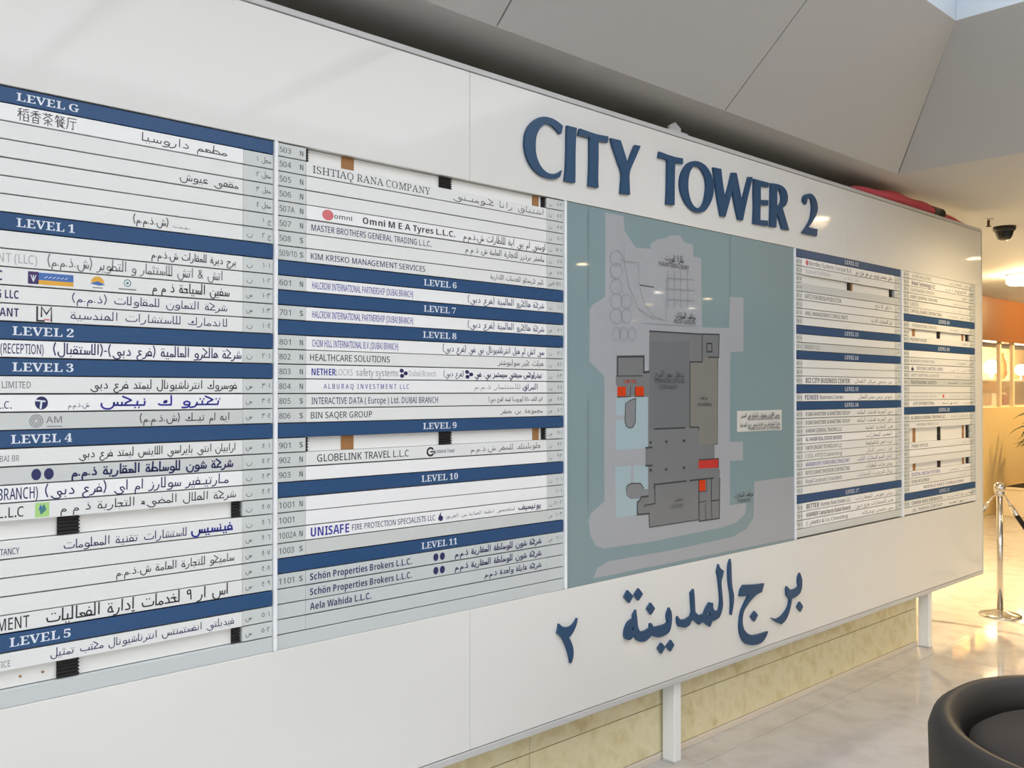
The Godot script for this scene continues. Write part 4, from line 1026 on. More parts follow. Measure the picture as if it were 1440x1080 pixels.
# ------------------------------------------------------------------ the directory
func build_board() -> void:
	var at := Vector3(3.34, 0.0, -0.04)
	var b := thing("directory_board", "long white tenant directory board on legs with blue level bars and a site map", "directory board", at)
	var x0 := -0.04
	var x1 := 6.705
	var top := 2.699
	var bot := 0.379
	var s_top := 2.326
	var s_bot := 0.8565
	# carcass and frame
	span("back_panel", Vector3(x0, bot, -0.084), Vector3(x1, top, -0.026), M.core, b)
	span("frame_rail", Vector3(x0 - 0.008, top + 0.003, -0.088), Vector3(x1 + 0.008, 2.721, 0.002), M.frame, b)
	span("frame_rail", Vector3(x0 - 0.008, 0.352, -0.088), Vector3(x1 + 0.008, bot - 0.003, 0.002), M.frame, b)
	span("frame_stile", Vector3(x0 - 0.01, bot - 0.0035, -0.087), Vector3(x0 - 0.002, top + 0.0035, 0.003), M.frame, b)
	span("frame_stile", Vector3(x1 + 0.002, bot - 0.0035, -0.087), Vector3(x1 + 0.01, top + 0.0035, 0.003), M.frame, b)
	# white facing panels: header, footer, ends, with seams
	var cuts := [x0, 2.0685, 4.77, x1]
	for i in 3:
		span("header_panel", Vector3(cuts[i] + 0.0006, s_top, -0.026), Vector3(cuts[i + 1] - 0.0006, top, 0.0), M.panel, b, 0.001)
		span("footer_panel", Vector3(cuts[i] + 0.0006, bot, -0.026), Vector3(cuts[i + 1] - 0.0006, s_bot, 0.0), M.panel, b, 0.001)
	span("end_panel", Vector3(x0, s_bot, -0.026), Vector3(0.122, s_top, 0.0), M.panel, b, 0.001)
	span("end_panel", Vector3(6.6, s_bot, -0.026), Vector3(x1, s_top, 0.0), M.panel, b, 0.001)
	for d in [[1.3265, 1.3375], [2.5395, 2.5515], [4.2195, 4.2305], [5.4495, 5.4705]]:
		span("divider", Vector3(d[0], s_bot + 0.001, -0.026), Vector3(d[1], s_top - 0.001, 0.004), M.divider, b, 0.002)
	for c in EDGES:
		span("column_tray", Vector3(c[0] - 0.001, s_bot, -0.026), Vector3(c[1] + 0.001, s_top, -0.0225), M.shaded_tray, b, 0.0005)
	# legs
	for x in [0.62, 3.247, 5.866]:
		span("leg", Vector3(x, 0.006, -0.086), Vector3(x + 0.048, 0.352, -0.02), M.leg, b, 0.003)
		span("leg_foot", Vector3(x - 0.003, 0.0, -0.087), Vector3(x + 0.051, 0.006, -0.018), M.frame, b, 0.001)
	# rows of strips
	for r in ROWS:
		build_row(b, r[0], r[1], r[2], r[3])
	build_map(b, at, s_bot, s_top)
	# raised letters
	for l in LETTERS:
		var ring := smooth_ring(flat_to_points(l[1])) if l[1].size() > 8 else flat_to_points(l[1])
		var hole := smooth_ring(flat_to_points(l[2])) if l[2].size() > 8 else flat_to_points(l[2])
		part(l[0], extruded(ring, hole, 0.0004, 0.011), M.letter, b, -at)


func code_arabic(code: String) -> Array:
	if code.begins_with("Shop"):
		return ["محل " + arabic_digits(code.substr(5)), ""]
	if code.begins_with("G"):
		var w := code.split(" ")
		return ["ج " + arabic_digits(w[1]), "ن" if w.size() > 2 else ""]
	var p := code.split(" ")
	return [arabic_digits(p[0].replace("A", "ا")), "" if p.size() < 2 else ("ن" if p[1] == "N" else "س")]


func arabic_digits(s: String) -> String:
	var r := ""
	for c in s:
		r += "٠١٢٣٤٥٦٧٨٩"["0123456789".find(c)] if c in "0123456789" else c
	return r


func build_row(b: Node3D, col: int, row: int, tone: String, items: Array) -> void:
	var e: Array = EDGES[col]
	var ys: Array = ROW_NEAR if col < 2 else ROW_FAR
	var gap := 0.0016
	var hi: float = ys[row - 1] - gap
	var lo: float = ys[row] + gap
	var h := hi - lo
	var mid := (hi + lo) / 2.0
	var front := -0.004
	var thick := 0.016
	var code: String = CODES[col][row - 1]
	var full := tone == "L" or row == 34
	var sx0: float = e[0] if full else e[2] + 0.0008
	var sx1: float = e[1] if full else e[3] - 0.0008
	if tone == "O":
		var slot := span("slot_backing", Vector3(sx0, lo - gap, -0.0225), Vector3(sx1, hi + gap, -0.019), M.slot, b, 0.0004)
		open_slot(slot, col, row, sx0, sx1, h + gap * 2.0)
	else:
		var shift := 0.0 if full else rng.randf_range(-0.0006, 0.0006)
		var cx := (sx0 + sx1) / 2.0
		var strip := part("level_bar" if tone == "L" else "name_strip", cbox(Vector3(snappedf(sx1 - sx0, 0.0001), snappedf(h, 0.0002), thick)), M.level if tone == "L" else M[tone], b, Vector3(cx, mid + shift, front - thick / 2.0 + rng.randf_range(-0.0004, 0.0004)) - b.position)
		var z := thick / 2.0 + 0.0002
		for it in items:
			var page := {}
			var a: float = it[2] - cx
			var c: float = it[3] - cx
			a = maxf(a, sx0 - cx + 0.004) if it[0] in ["S", "B"] and col == 0 else a
			var m: float = it[5] * h
			match it[0]:
				"S", "B", "R", "T": latin(page, it[6], it[1], it[0], a, c, m, it[4] * h, z)
				"A", "AB": arabic(page, it[6], it[1], a, c, m, it[4] * h * 1.15, z, it[0] == "AB")
				_: mark(page, it[0], a, c, m, it[4] * h, it[6], z)
			print_page(page, strip, "lettering" if it[0] in ["S", "B", "R", "T", "A", "AB", "Z"] else "logo")
	if full:
		return
	for side in 2:
		var t0: float = e[0] if side == 0 else e[3]
		var t1: float = e[2] if side == 0 else e[1]
		var w := snappedf(t1 - t0, 0.0001)
		var tab := part("room_tab", cbox(Vector3(w, snappedf(h, 0.0002), 0.014)), M.G if tone == "G" else M.tab, b, Vector3((t0 + t1) / 2.0, mid, front - 0.0005 - 0.007) - b.position)
		if code != "":
			var page := {}
			tab_print(page, code, side, w, h, 0.0072)
			print_page(page, tab)


func tab_print(page: Dictionary, code: String, side: int, w: float, h: float, z: float) -> void:
	if side == 0:
		var p := code.split(" ")
		if code.begins_with("Shop"):
			latin(page, "tagtext", code, "S", -w * 0.4, w * 0.3, 0.0, h * 0.42, z)
			return
		var l := -w * 0.42
		latin(page, "tagtext", p[0], "S", l, l + w * minf(0.13 * p[0].length(), 0.6), 0.0, h * 0.42, z)
		if p.size() > 1:
			latin(page, "tagtext", p[1], "B", w * 0.28, w * 0.4, 0.0, h * 0.4, z)
	else:
		var a := code_arabic(code)
		arabic(page, "tagtext", a[0], w * 0.42 - w * minf(0.1 * a[0].length(), 0.6), w * 0.42, 0.0, h * 0.5, z)
		if a[1] != "":
			arabic(page, "tagtext", a[1], -w * 0.42, -w * 0.2, 0.0, h * 0.5, z)


func open_slot(slot: Node3D, col: int, row: int, x0: float, x1: float, h: float) -> void:   # an empty place: the clips and tape that hold a strip
	var w := x1 - x0
	var c := (x0 + x1) / 2.0
	var marks := [["clip", 0.005, 0.012], ["tape", 0.15, 0.045], ["clip", 0.53, 0.05], ["tape", 0.955, 0.032], ["clip", 0.992, 0.018]]
	if col == 0:
		marks = [["clip", 0.1, 0.05], ["clip", 0.545, 0.05], ["clip", 0.985, 0.024]]
	elif col == 2:
		marks = [["clip", 0.49, 0.03], ["tape", 0.52, 0.025], ["clip", 0.975, 0.03]]
	elif col == 3:
		marks = [["tape", 0.1, 0.035], ["clip", 0.485, 0.04], ["tape", 0.905, 0.028], ["clip", 0.975, 0.035]]
	for m in marks:
		var px: float = x0 + w * m[1] - c
		if m[0] == "tape":
			part("tape", cbox(Vector3(m[2], h * 0.98, 0.003), 0.0004), M.tape, slot, Vector3(px, 0, 0.003))
		else:
			var st := SurfaceTool.new()
			st.begin(Mesh.PRIMITIVE_TRIANGLES)
			st.append_from(cbox(Vector3(m[2], h * 0.98, 0.004), 0.0005), 0, Transform3D(Basis(), Vector3(0, 0, 0)))
			for k in 5:
				st.append_from(cbox(Vector3(m[2] * 1.06, h * 0.1, 0.005), 0.0008), 0, Transform3D(Basis(), Vector3(0, h * (-0.4 + 0.2 * k), 0.004)))
			part("clip", st.commit(), M.clip, slot, Vector3(px, 0, 0.0035))
	if row == 33:
		for k in 2:
			part("screw", lathe([Vector2(0.0, 0.002), Vector2(0.003, 0.0015), Vector2(0.003, 0.0)], 10), M.tape, slot, Vector3(-w * 0.06 + 0.05 * k, 0.0, 0.0018), Vector3(PI / 2, 0, 0))


func build_map(b: Node3D, at: Vector3, lo: float, hi: float) -> void:
	var panel := span("map_panel", Vector3(2.553, lo + 0.001, -0.026), Vector3(4.218, hi - 0.001, -0.004), M.map, b, 0.001)
	var off := Vector2(panel.position.x + at.x, panel.position.y + at.y)
	var z := 0.0112
	for m in MAP:
		var page := {}
		var pts := flat_to_points(m[3])
		for i in pts.size():
			pts[i] = Vector2(clampf(pts[i].x, 2.5545, 4.2165), clampf(pts[i].y, lo + 0.003, hi - 0.003)) - off
		if m[2] > 0.0:
			stroke(page, m[1], Array(pts), m[2], z)
		else:
			fill(page, m[1], pts, z)
		z += 0.00004
		print_page(page, panel, m[0], "map_")
	for t in MAP_TEXT:
		var page := {}
		if t[0] == "A":
			arabic(page, t[6], t[1], t[2] - off.x, t[3] - off.x, t[4] - off.y, t[5] * 0.82, z)
		else:
			latin(page, t[6], t[1], "S", t[2] - off.x, t[3] - off.x, t[4] - off.y, t[5] * 0.6, z)
		print_page(page, panel, "lettering", "map_")


# ------------------------------------------------------------------ the lobby
func build_shell() -> void:
	# floor: polished slabs with thin joints
	var fl := setting("floor")
	span("floor_base", Vector3(-3.9, -0.3, -4.6), Vector3(20.2, -0.012, 9.7), M.grout, fl, 0.001)
	var tx := 1.2
	var tz := 1.2
	for i in range(-5, 17):
		for j in range(-4, 8):
			var a := Vector3(maxf(0.93 + i * tx + 0.0012, -3.9), -0.012, 0.055 + j * tz + 0.0012)
			var c := Vector3(0.93 + (i + 1) * tx - 0.0012, 0.0, a.z + tz - 0.0024)
			if c.x < -3.9 or c.x > 20.2 or a.z < -4.6 or c.z > 9.7:
				continue
			span("floor_tile", a, c, M.floor, fl, 0.0008)
	# marble wall behind the board, in slabs, with a pale skirting
	var wb := setting("wall_back")
	span("wall_core", Vector3(-3.6, 0.0, -0.4), Vector3(5.868, 2.66, -0.112), M.grout, wb, 0.001)
	span("added_recess", Vector3(-3.6, 2.66, -0.5), Vector3(5.868, CEIL, -0.4), M.marble, wb, 0.001)  # added setback above the board, shaped so that the gap falls dark
	var x := -3.6
	while x < 5.86:
		var nx := minf(x + 1.21, 5.868)
		for r in [[0.032, 0.236], [0.239, 1.1], [1.103, 1.97], [1.973, 2.66]]:
			span("wall_slab", Vector3(x + 0.0012, r[0], -0.114), Vector3(nx - 0.0012, r[1], -0.097), M.marble, wb, 0.001)
		x = nx
	var sk := setting("baseboard_back")
	span("skirting", Vector3(-3.6, 0.0, -0.113), Vector3(5.87, 0.03, -0.09), M.skirt, sk, 0.002)
	var we := setting("wall_return")
	span("wall_return_body", Vector3(5.5, 0.0, -2.4), Vector3(5.868, CEIL, -0.4), M.plaster, we)
	# side, front and shop walls
	var wr := setting("wall_right")
	span("wall_right_body", Vector3(20.0, 0.0, -4.6), Vector3(20.3, CEIL + 0.3, 9.7), M.plaster, wr)
	var wf := setting("wall_front")
	span("wall_front_body", Vector3(5.4, 0.0, 9.5), Vector3(20.0, CEIL + 0.3, 9.8), M.plaster, wf)
	span("wall_front_pier", Vector3(-3.9, 0.0, 9.5), Vector3(-3.4, CEIL + 0.3, 9.8), M.plaster, wf)
	span("wall_front_sill", Vector3(-3.4, 0.0, 9.5), Vector3(5.4, 0.12, 9.8), M.plaster, wf)
	span("wall_front_lintel", Vector3(-3.4, CEIL - 0.1, 9.5), Vector3(5.4, CEIL + 0.3, 9.8), M.plaster, wf)
	var wl := setting("wall_left")
	span("wall_left_pier", Vector3(-3.9, 0.0, -0.4), Vector3(-3.6, CEIL + 0.3, 0.4), M.plaster, wl)
	span("wall_left_sill", Vector3(-3.9, 0.0, 0.4), Vector3(-3.6, 0.12, 9.5), M.plaster, wl)
	span("wall_left_lintel", Vector3(-3.9, CEIL - 0.1, 0.4), Vector3(-3.6, CEIL + 0.3, 9.5), M.plaster, wl)
	# glazing on the two outer sides
	var w2 := setting("window_2")
	for k in 5:
		span("mullion", Vector3(-3.78, 0.12, 0.4 + k * 2.26), Vector3(-3.7, CEIL - 0.1, 0.46 + k * 2.26), M.metal_frame, w2)
	for k in 4:
		span("pane", Vector3(-3.745, 0.12, 0.46 + k * 2.26), Vector3(-3.737, CEIL - 0.1, 0.4 + (k + 1) * 2.26), M.glass, w2, 0.0)
	var w3 := setting("window_3")
	for k in 5:
		span("mullion", Vector3(-3.4 + k * 2.185, 0.12, 9.6), Vector3(-3.34 + k * 2.185, CEIL - 0.1, 9.68), M.metal_frame, w3)
	for k in 4:
		span("pane", Vector3(-3.34 + k * 2.185, 0.12, 9.636), Vector3(-3.4 + (k + 1) * 2.185, CEIL - 0.1, 9.644), M.glass, w3, 0.0)
	# ceiling round the skylight well
	var cl := setting("ceiling")
	var ox0 := -3.1
	var ox1 := 5.205
	var oz0 := 0.09
	var oz1 := 4.3
	var up := CEIL + 0.25
	span("soffit", Vector3(-3.6, CEIL, -0.5), Vector3(ox1, up, oz0), M.plaster, cl, 0.0)
	span("ceiling_slab", Vector3(ox1, CEIL, -4.6), Vector3(20.0, up, 9.5), M.plaster, cl, 0.0)
	span("ceiling_slab", Vector3(-3.6, CEIL, oz1), Vector3(ox1, up, 9.5), M.plaster, cl, 0.0)
	span("ceiling_slab", Vector3(-3.6, CEIL, oz0), Vector3(ox0, up, oz1), M.plaster, cl, 0.0)
	var rise := 0.53
	var iz := 0.57
	var ix := 0.65
	var ty := CEIL + rise
	var xs := [ox1, 3.473, 2.11, 0.747, -0.616, -1.979, ox0]
	for i in xs.size() - 1:
		var l: float = xs[i + 1] + 0.0035
		var r: float = xs[i] - 0.0035
		var lt: float = maxf(l, ox0 + ix)
		var rt: float = minf(r, ox1 - ix)
		slope_panel(cl, Vector3(l, CEIL, oz0), Vector3(r, CEIL, oz0), Vector3(rt, ty, oz0 + iz), Vector3(lt, ty, oz0 + iz))
		slope_panel(cl, Vector3(r, CEIL, oz1), Vector3(l, CEIL, oz1), Vector3(lt, ty, oz1 - iz), Vector3(rt, ty, oz1 - iz))
	var zs := [oz0, 1.49, 2.9, oz1]
	for i in 3:
		var n: float = zs[i] + 0.0035
		var f: float = zs[i + 1] - 0.0035
		var nt: float = maxf(n, oz0 + iz)
		var ft: float = minf(f, oz1 - iz)
		slope_panel(cl, Vector3(ox1, CEIL, n), Vector3(ox1, CEIL, f), Vector3(ox1 - ix, ty, ft), Vector3(ox1 - ix, ty, nt))
		slope_panel(cl, Vector3(ox0, CEIL, f), Vector3(ox0, CEIL, n), Vector3(ox0 + ix, ty, nt), Vector3(ox0 + ix, ty, ft))
	# dark backing behind the joints of the well
	for s in [[Vector3(ox0 - 0.1, CEIL, oz0 - 0.02), Vector3(ox1 + 0.1, CEIL, oz0 - 0.02), Vector3(ox1 - ix + 0.1, ty, oz0 + iz - 0.03), Vector3(ox0 + ix - 0.1, ty, oz0 + iz - 0.03)], [Vector3(ox1 + 0.02, CEIL, oz0 - 0.1), Vector3(ox1 + 0.02, CEIL, oz1 + 0.1), Vector3(ox1 - ix + 0.03, ty, oz1 - iz + 0.1), Vector3(ox1 - ix + 0.03, ty, oz0 + iz - 0.1)]]:
		slope_panel(cl, s[0], s[1], s[2], s[3], M.joint, "well_backing", 0.05)
	# skylight
	var w1 := setting("window_1")
	var sx0 := ox0 + ix
	var sx1 := ox1 - ix
	var sz0 := oz0 + iz
	var sz1 := oz1 - iz
	span("skylight_kerb", Vector3(sx0 - 0.3, ty, sz0 - 0.3), Vector3(sx1 + 0.3, ty + 0.22, sz0), M.metal_frame, w1)
	span("skylight_kerb", Vector3(sx0 - 0.3, ty, sz1), Vector3(sx1 + 0.3, ty + 0.22, sz1 + 0.3), M.metal_frame, w1)
	span("skylight_kerb", Vector3(sx0 - 0.3, ty, sz0), Vector3(sx0, ty + 0.22, sz1), M.metal_frame, w1)
	span("skylight_kerb", Vector3(sx1, ty, sz0), Vector3(sx1 + 0.3, ty + 0.22, sz1), M.metal_frame, w1)
	for k in 6:
		var bx := sx1 - 0.16 - k * 1.36
		span("glazing_bar", Vector3(bx - 0.025, ty + 0.13, sz0), Vector3(bx + 0.025, ty + 0.2, sz1), M.metal_frame, w1)
	for k in 2:
		var bz := sz0 + 0.14 + k * (sz1 - sz0 - 0.28)
		span("glazing_bar", Vector3(sx0, ty + 0.125, bz - 0.02), Vector3(sx1, ty + 0.205, bz + 0.02), M.metal_frame, w1)
	span("pane", Vector3(sx0, ty + 0.21, sz0), Vector3(sx1, ty + 0.218, sz1), M.glass, w1, 0.0)


func slope_panel(parent: Node3D, a: Vector3, b: Vector3, c: Vector3, d: Vector3, m: Material = null, called := "well_panel", thick := 0.018) -> void:   # a sloping sheet; a b are its lower corners, c d the upper ones
	var n := (b - a).cross(d - a).normalized()
	if n.y > 0.0:
		n = -n
	var t := -n * thick
	var st := SurfaceTool.new()
	st.begin(Mesh.PRIMITIVE_TRIANGLES)
	st.set_smooth_group(-1)
	var f := [a, b, c, d]
	var mid := (a + b + c + d) / 4.0 + t / 2.0
	var faces := [[f[0], f[1], f[2], f[3]], [f[0] + t, f[1] + t, f[2] + t, f[3] + t]]
	for i in 4:
		var j := (i + 1) % 4
		faces.append([f[i], f[j], f[j] + t, f[i] + t])
	for q in faces:
		var o: Array = q.duplicate()
		if (o[1] - o[0]).cross(o[2] - o[0]).dot((o[0] + o[2]) / 2.0 - mid) > 0.0:
			o.reverse()
		quad(st, o[0], o[1], o[2], o[3])
	st.generate_normals()
	part(called, st.commit(), m if m else M.plaster, parent)


func downlight(at: Vector3, warm: bool, energy: float, label: String, radius := 0.06) -> void:
	var d := thing("downlight", label, "ceiling light", at, 0.0, "recessed ceiling downlights")
	part("trim_ring", lathe([Vector2(radius, 0.0), Vector2(radius + 0.004, -0.006), Vector2(radius + 0.022, -0.004), Vector2(radius + 0.024, 0.0)], 28), M.metal_frame, d)
	part("lens", lathe([Vector2(0.0, -0.001), Vector2(radius, -0.001)], 28), M.lamp_warm if warm else M.lamp_white, d)
	var l := SpotLight3D.new()
	l.name = "downlight_lamp"
	l.light_color = rgb(255, 224, 172) if warm else rgb(255, 240, 218)
	l.light_energy = energy
	l.light_size = radius
	l.spot_angle = 82.0
	l.spot_angle_attenuation = 0.8
	l.spot_range = 30.0
	l.spot_attenuation = 2.0
	l.shadow_enabled = true
	d.add_child(l)
	l.position = Vector3(0, -0.012, 0)
	l.rotation.x = -PI / 2


func glare_drum(at: Vector3, energy: float, label: String) -> void:  # the drum body stands in for the glare round a ceiling lamp
	var d := thing("glare_drum", label, "ceiling light", at, 0.0, "ceiling lamps with built glare before the shop")
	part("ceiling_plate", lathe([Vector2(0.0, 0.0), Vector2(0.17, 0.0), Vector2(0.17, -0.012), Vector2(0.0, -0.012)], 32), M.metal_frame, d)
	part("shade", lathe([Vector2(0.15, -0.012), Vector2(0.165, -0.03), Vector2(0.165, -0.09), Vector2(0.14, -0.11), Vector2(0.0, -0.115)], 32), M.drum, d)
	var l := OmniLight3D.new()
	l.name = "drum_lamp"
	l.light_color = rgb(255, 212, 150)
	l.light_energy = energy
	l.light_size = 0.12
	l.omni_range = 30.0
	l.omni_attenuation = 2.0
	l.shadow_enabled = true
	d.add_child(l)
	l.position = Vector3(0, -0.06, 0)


func build_shop() -> void:
	var zf := -2.1
	var ws := setting("wall_shop")
	span("shop_wall_plain", Vector3(5.868, 0.0, zf - 0.2), Vector3(11.6, CEIL, zf), M.plaster, ws)
	span("shop_half_wall", Vector3(11.6, 0.0, zf - 0.14), Vector3(20.0, 1.40, zf), M.counter, ws, 0.004)
	span("shop_fascia", Vector3(11.6, 2.27, zf - 0.16), Vector3(20.0, CEIL, zf + 0.02), M.wood, ws, 0.004)
	span("shop_rear", Vector3(11.4, 0.0, -4.5), Vector3(20.0, CEIL, -4.35), M.warm_wall, ws)
	span("shop_side", Vector3(11.4, 0.0, -4.35), Vector3(11.6, CEIL, zf - 0.2), M.warm_wall, ws)
	var w4 := setting("window_4")
	var gx := [11.6, 12.4, 13.37, 13.87, 15.2, 17.4, 20.0]
	for k in gx.size():
		span("mullion", Vector3(gx[k] - 0.025, 1.40, zf - 0.09), Vector3(gx[k] + 0.025, 2.27, zf - 0.04), M.cream, w4)
	for k in gx.size() - 1:
		span("pane", Vector3(gx[k] + 0.025, 1.40, zf - 0.07), Vector3(gx[k + 1] - 0.025, 2.27, zf - 0.062), M.glass, w4, 0.0)
	# shelf behind the glass, and what stands on it
	span("shop_partition", Vector3(11.6, 0.0, -3.06), Vector3(20.0, 2.3, -3.0), M.warm_wall, ws)
	for q in [[1.79, "cream display shelf behind the shop window, the upper one"], [1.40, "cream display shelf behind the shop window, the lower one"]]:
		var sh := thing("display_shelf", q[1], "shelf", Vector3(15.0, q[0], -2.8), 0.0, "shelves behind the shop window")
		part("shelf_board", cbox(Vector3(4.0, 0.03, 0.38), 0.003), M.cream, sh, Vector3(0, -0.015, 0))
		for sx in [-1.8, -0.4, 0.9, 1.8]:
			part("shelf_bracket", extruded(PackedVector2Array([Vector2(-0.18, -0.03), Vector2(0.12, -0.03), Vector2(-0.18, -0.14)]), PackedVector2Array(), -0.01, 0.01), M.cream, sh, Vector3(sx, 0, 0), Vector3(0, -PI / 2, 0))
	var v := thing("floor_vase", "tall brown vase on the upper shop shelf", "vase", Vector3(15.06, 1.79, -2.72))
	part("vase_body", lathe([Vector2(0.0, 0.0), Vector2(0.06, 0.0), Vector2(0.1, 0.1), Vector2(0.085, 0.26), Vector2(0.045, 0.36), Vector2(0.06, 0.4), Vector2(0.05, 0.4), Vector2(0.0, 0.36)], 24), M.vase, v)
	for q in [[14.70, 1.79, 0.11, "round glowing table lamp beside the brown vase"], [15.95, 1.79, 0.09, "round glowing table lamp alone at the shelf end"]]:
		var lp := thing("table_lamp", q[3], "lamp", Vector3(q[0], q[1], -2.72))
		part("lamp_base", lathe([Vector2(0.0, 0.0), Vector2(0.05, 0.0), Vector2(0.045, 0.015), Vector2(0.012, 0.025), Vector2(0.01, 0.07), Vector2(0.0, 0.07)], 20), M.chrome, lp)
		part("lamp_globe", sphere(q[2]), M.shop_lamp, lp, Vector3(0, 0.07 + q[2], 0))
		var o := OmniLight3D.new()
		o.name = "globe_light"
		o.light_color = rgb(255, 226, 176)
		o.light_energy = 1.0
		o.light_size = q[2]
		o.omni_range = 20.0
		o.omni_attenuation = 2.0
		o.shadow_enabled = true
		lp.add_child(o)
		o.position = Vector3(0, 0.07 + q[2], 0)
	var bx := thing("gift_box", "white gift box on the lower shop shelf", "box", Vector3(14.62, 1.40, -2.74))
	part("box_body", cbox(Vector3(0.3, 0.15, 0.2), 0.003), M.linen, bx, Vector3(0, 0.075, 0))
	part("box_lid", cbox(Vector3(0.31, 0.03, 0.21), 0.003), M.panel, bx, Vector3(0, 0.165, 0))
	var jar := thing("storage_jar", "amber jar beside the white box on the lower shop shelf", "jar", Vector3(15.2, 1.40, -2.74))
	part("jar_body", lathe([Vector2(0.0, 0.0), Vector2(0.06, 0.0), Vector2(0.07, 0.03), Vector2(0.07, 0.13), Vector2(0.05, 0.16), Vector2(0.0, 0.16)], 24), M.vase, jar)
	part("jar_lid", lathe([Vector2(0.0, 0.19), Vector2(0.05, 0.18), Vector2(0.052, 0.16), Vector2(0.0, 0.16)], 24), M.cream, jar)
	# ceiling panel that lights the shop
	var pl := thing("shop_light_panel", "bright square light panel in the shop ceiling", "ceiling light", Vector3(14.9, CEIL, -2.65))
	part("panel_frame", cbox(Vector3(1.24, 0.02, 0.64), 0.002), M.metal_frame, pl, Vector3(0, -0.01, 0))
	part("panel_diffuser", cbox(Vector3(1.2, 0.004, 0.6), 0.001), M.shop_lamp, pl, Vector3(0, -0.022, 0))
	var al := AreaLight3D.new()
	al.name = "panel_light"
	al.area_size = Vector2(1.2, 0.6)
	al.light_color = rgb(255, 226, 176)
	al.light_energy = 4.0
	al.area_range = 20.0
	al.shadow_enabled = true
	pl.add_child(al)
	al.position = Vector3(0, -0.03, 0)
	al.rotation.x = -PI / 2


func sphere(r: float, squash := 1.0) -> ArrayMesh:
	var p := []
	for k in 13:
		var a := -PI / 2 + PI * k / 12.0
		p.append(Vector2(maxf(cos(a) * r, 0.0), sin(a) * r * squash))
	p.reverse()
	return lathe(p, 24)


func build_stanchions() -> void:
	var spots := [[Vector3(7.087, 0, -0.02), "chrome rope stanchion standing between the directory board and the shop"], [Vector3(8.3, 0, 0.9), "chrome rope stanchion at the far end of the black rope"], [Vector3(6.3, 0, -1.2), "chrome rope stanchion standing behind the end of the marble wall"]]
	for q in spots:
		var s := thing("rope_stanchion", q[1], "stanchion", q[0])
		part("base", lathe([Vector2(0.0, 0.05), Vector2(0.03, 0.045), Vector2(0.07, 0.028), Vector2(0.125, 0.016), Vector2(0.14, 0.008), Vector2(0.14, 0.0), Vector2(0.0, 0.0)], 36), M.chrome, s)
		part("post", lathe([Vector2(0.0, 0.885), Vector2(0.0205, 0.885), Vector2(0.0205, 0.04), Vector2(0.0, 0.04)], 24), M.chrome, s)
		part("collar", lathe([Vector2(0.0, 0.9), Vector2(0.03, 0.896), Vector2(0.033, 0.875), Vector2(0.03, 0.855), Vector2(0.0, 0.85)], 24), M.chrome, s)
		part("ball_finial", sphere(0.04), M.chrome, s, Vector3(0, 0.915, 0))
	var a := Vector3(7.087, 0.86, -0.02)
	for q in [[Vector3(8.3, 0.86, 0.9), "black rope hanging from the stanchion across the lobby", 0.6], [Vector3(6.3, 0.86, -1.2), "black rope running from the stanchion behind the board", 0.5]]:
		var e: Vector3 = q[0]
		var dir := (e - a).normalized()
		var p0 := a + dir * 0.036
		var p1 := e - dir * 0.036
		var r := thing("barrier_rope", q[1], "rope", (p0 + p1) / 2.0)
		var base := (p0 + p1) / 2.0
		var path := []
		for k in 33:
			var t := k / 32.0
			path.append(p0.lerp(p1, t) - Vector3(0, q[2] * 4.0 * t * (1.0 - t), 0) - base)
		part("cord", tube(path.slice(2, 31), [0.017]), M.rope, r)
		part("rope_end", tube(path.slice(1, 3), [0.013, 0.02]), M.chrome, r)
		part("rope_end", tube(path.slice(30, 32), [0.02, 0.013]), M.chrome, r)
		part("hook", tube(path.slice(0, 2), [0.006]), M.chrome, r)
		part("hook", tube(path.slice(31, 33), [0.006]), M.chrome, r)


func build_plant() -> void:
	var pb := thing("planter_box", "low cream planter box in front of the shop half wall", "planter", Vector3(13.6, 0, -1.72))
	span("planter_body", Vector3(12.82, 0.0, -1.95), Vector3(14.4, 0.36, -1.5), M.cream, pb, 0.006)
	span("planter_rim", Vector3(12.8, 0.345, -1.97), Vector3(14.42, 0.375, -1.48), M.cream, pb, 0.004)
	span("soil", Vector3(12.85, 0.375, -1.92), Vector3(14.37, 0.379, -1.53), M.soil, pb, 0.001)
	var at := Vector3(13.27, 0.383, -1.56)
	var pt := thing("potted_plant", "green plant with long arching leaves in the cream planter", "plant", at)
	part("stem", tube([Vector3(0, 0, 0), Vector3(0.02, 0.3, 0.01), Vector3(-0.01, 0.6, 0.0), Vector3(0.0, 0.85, 0.0)], [0.028, 0.022, 0.018, 0.012]), M.trunk, pt)
	for k in 42:
		var y := 0.42 + 0.5 * (k / 42.0)
		var a := k * 2.399
		var l := rng.randf_range(0.34, 0.5)
		var out := Vector3(cos(a), 0, sin(a))
		var rise := rng.randf_range(0.1, 0.3)
		var st := SurfaceTool.new()
		st.begin(Mesh.PRIMITIVE_TRIANGLES)
		st.set_smooth_group(0)
		var side := out.cross(Vector3.UP)
		var prev := []
		for i in 7:
			var t := i / 6.0
			var c := out * l * t + Vector3(0, rise * t * 1.4 - 0.34 * t * t * l / 0.4, 0)
			var w := 0.032 * sin(PI * clampf(t * 0.93 + 0.05, 0.0, 1.0))
			var row := [c - side * w, c - Vector3(0, w * 0.35, 0), c + side * w]
			if i:
				quad(st, prev[0], prev[1], row[1], row[0])
				quad(st, prev[1], prev[2], row[2], row[1])
			prev = row
		st.generate_normals()
		part("leaf", st.commit(), M.leaf, pt, Vector3(0, y, 0))


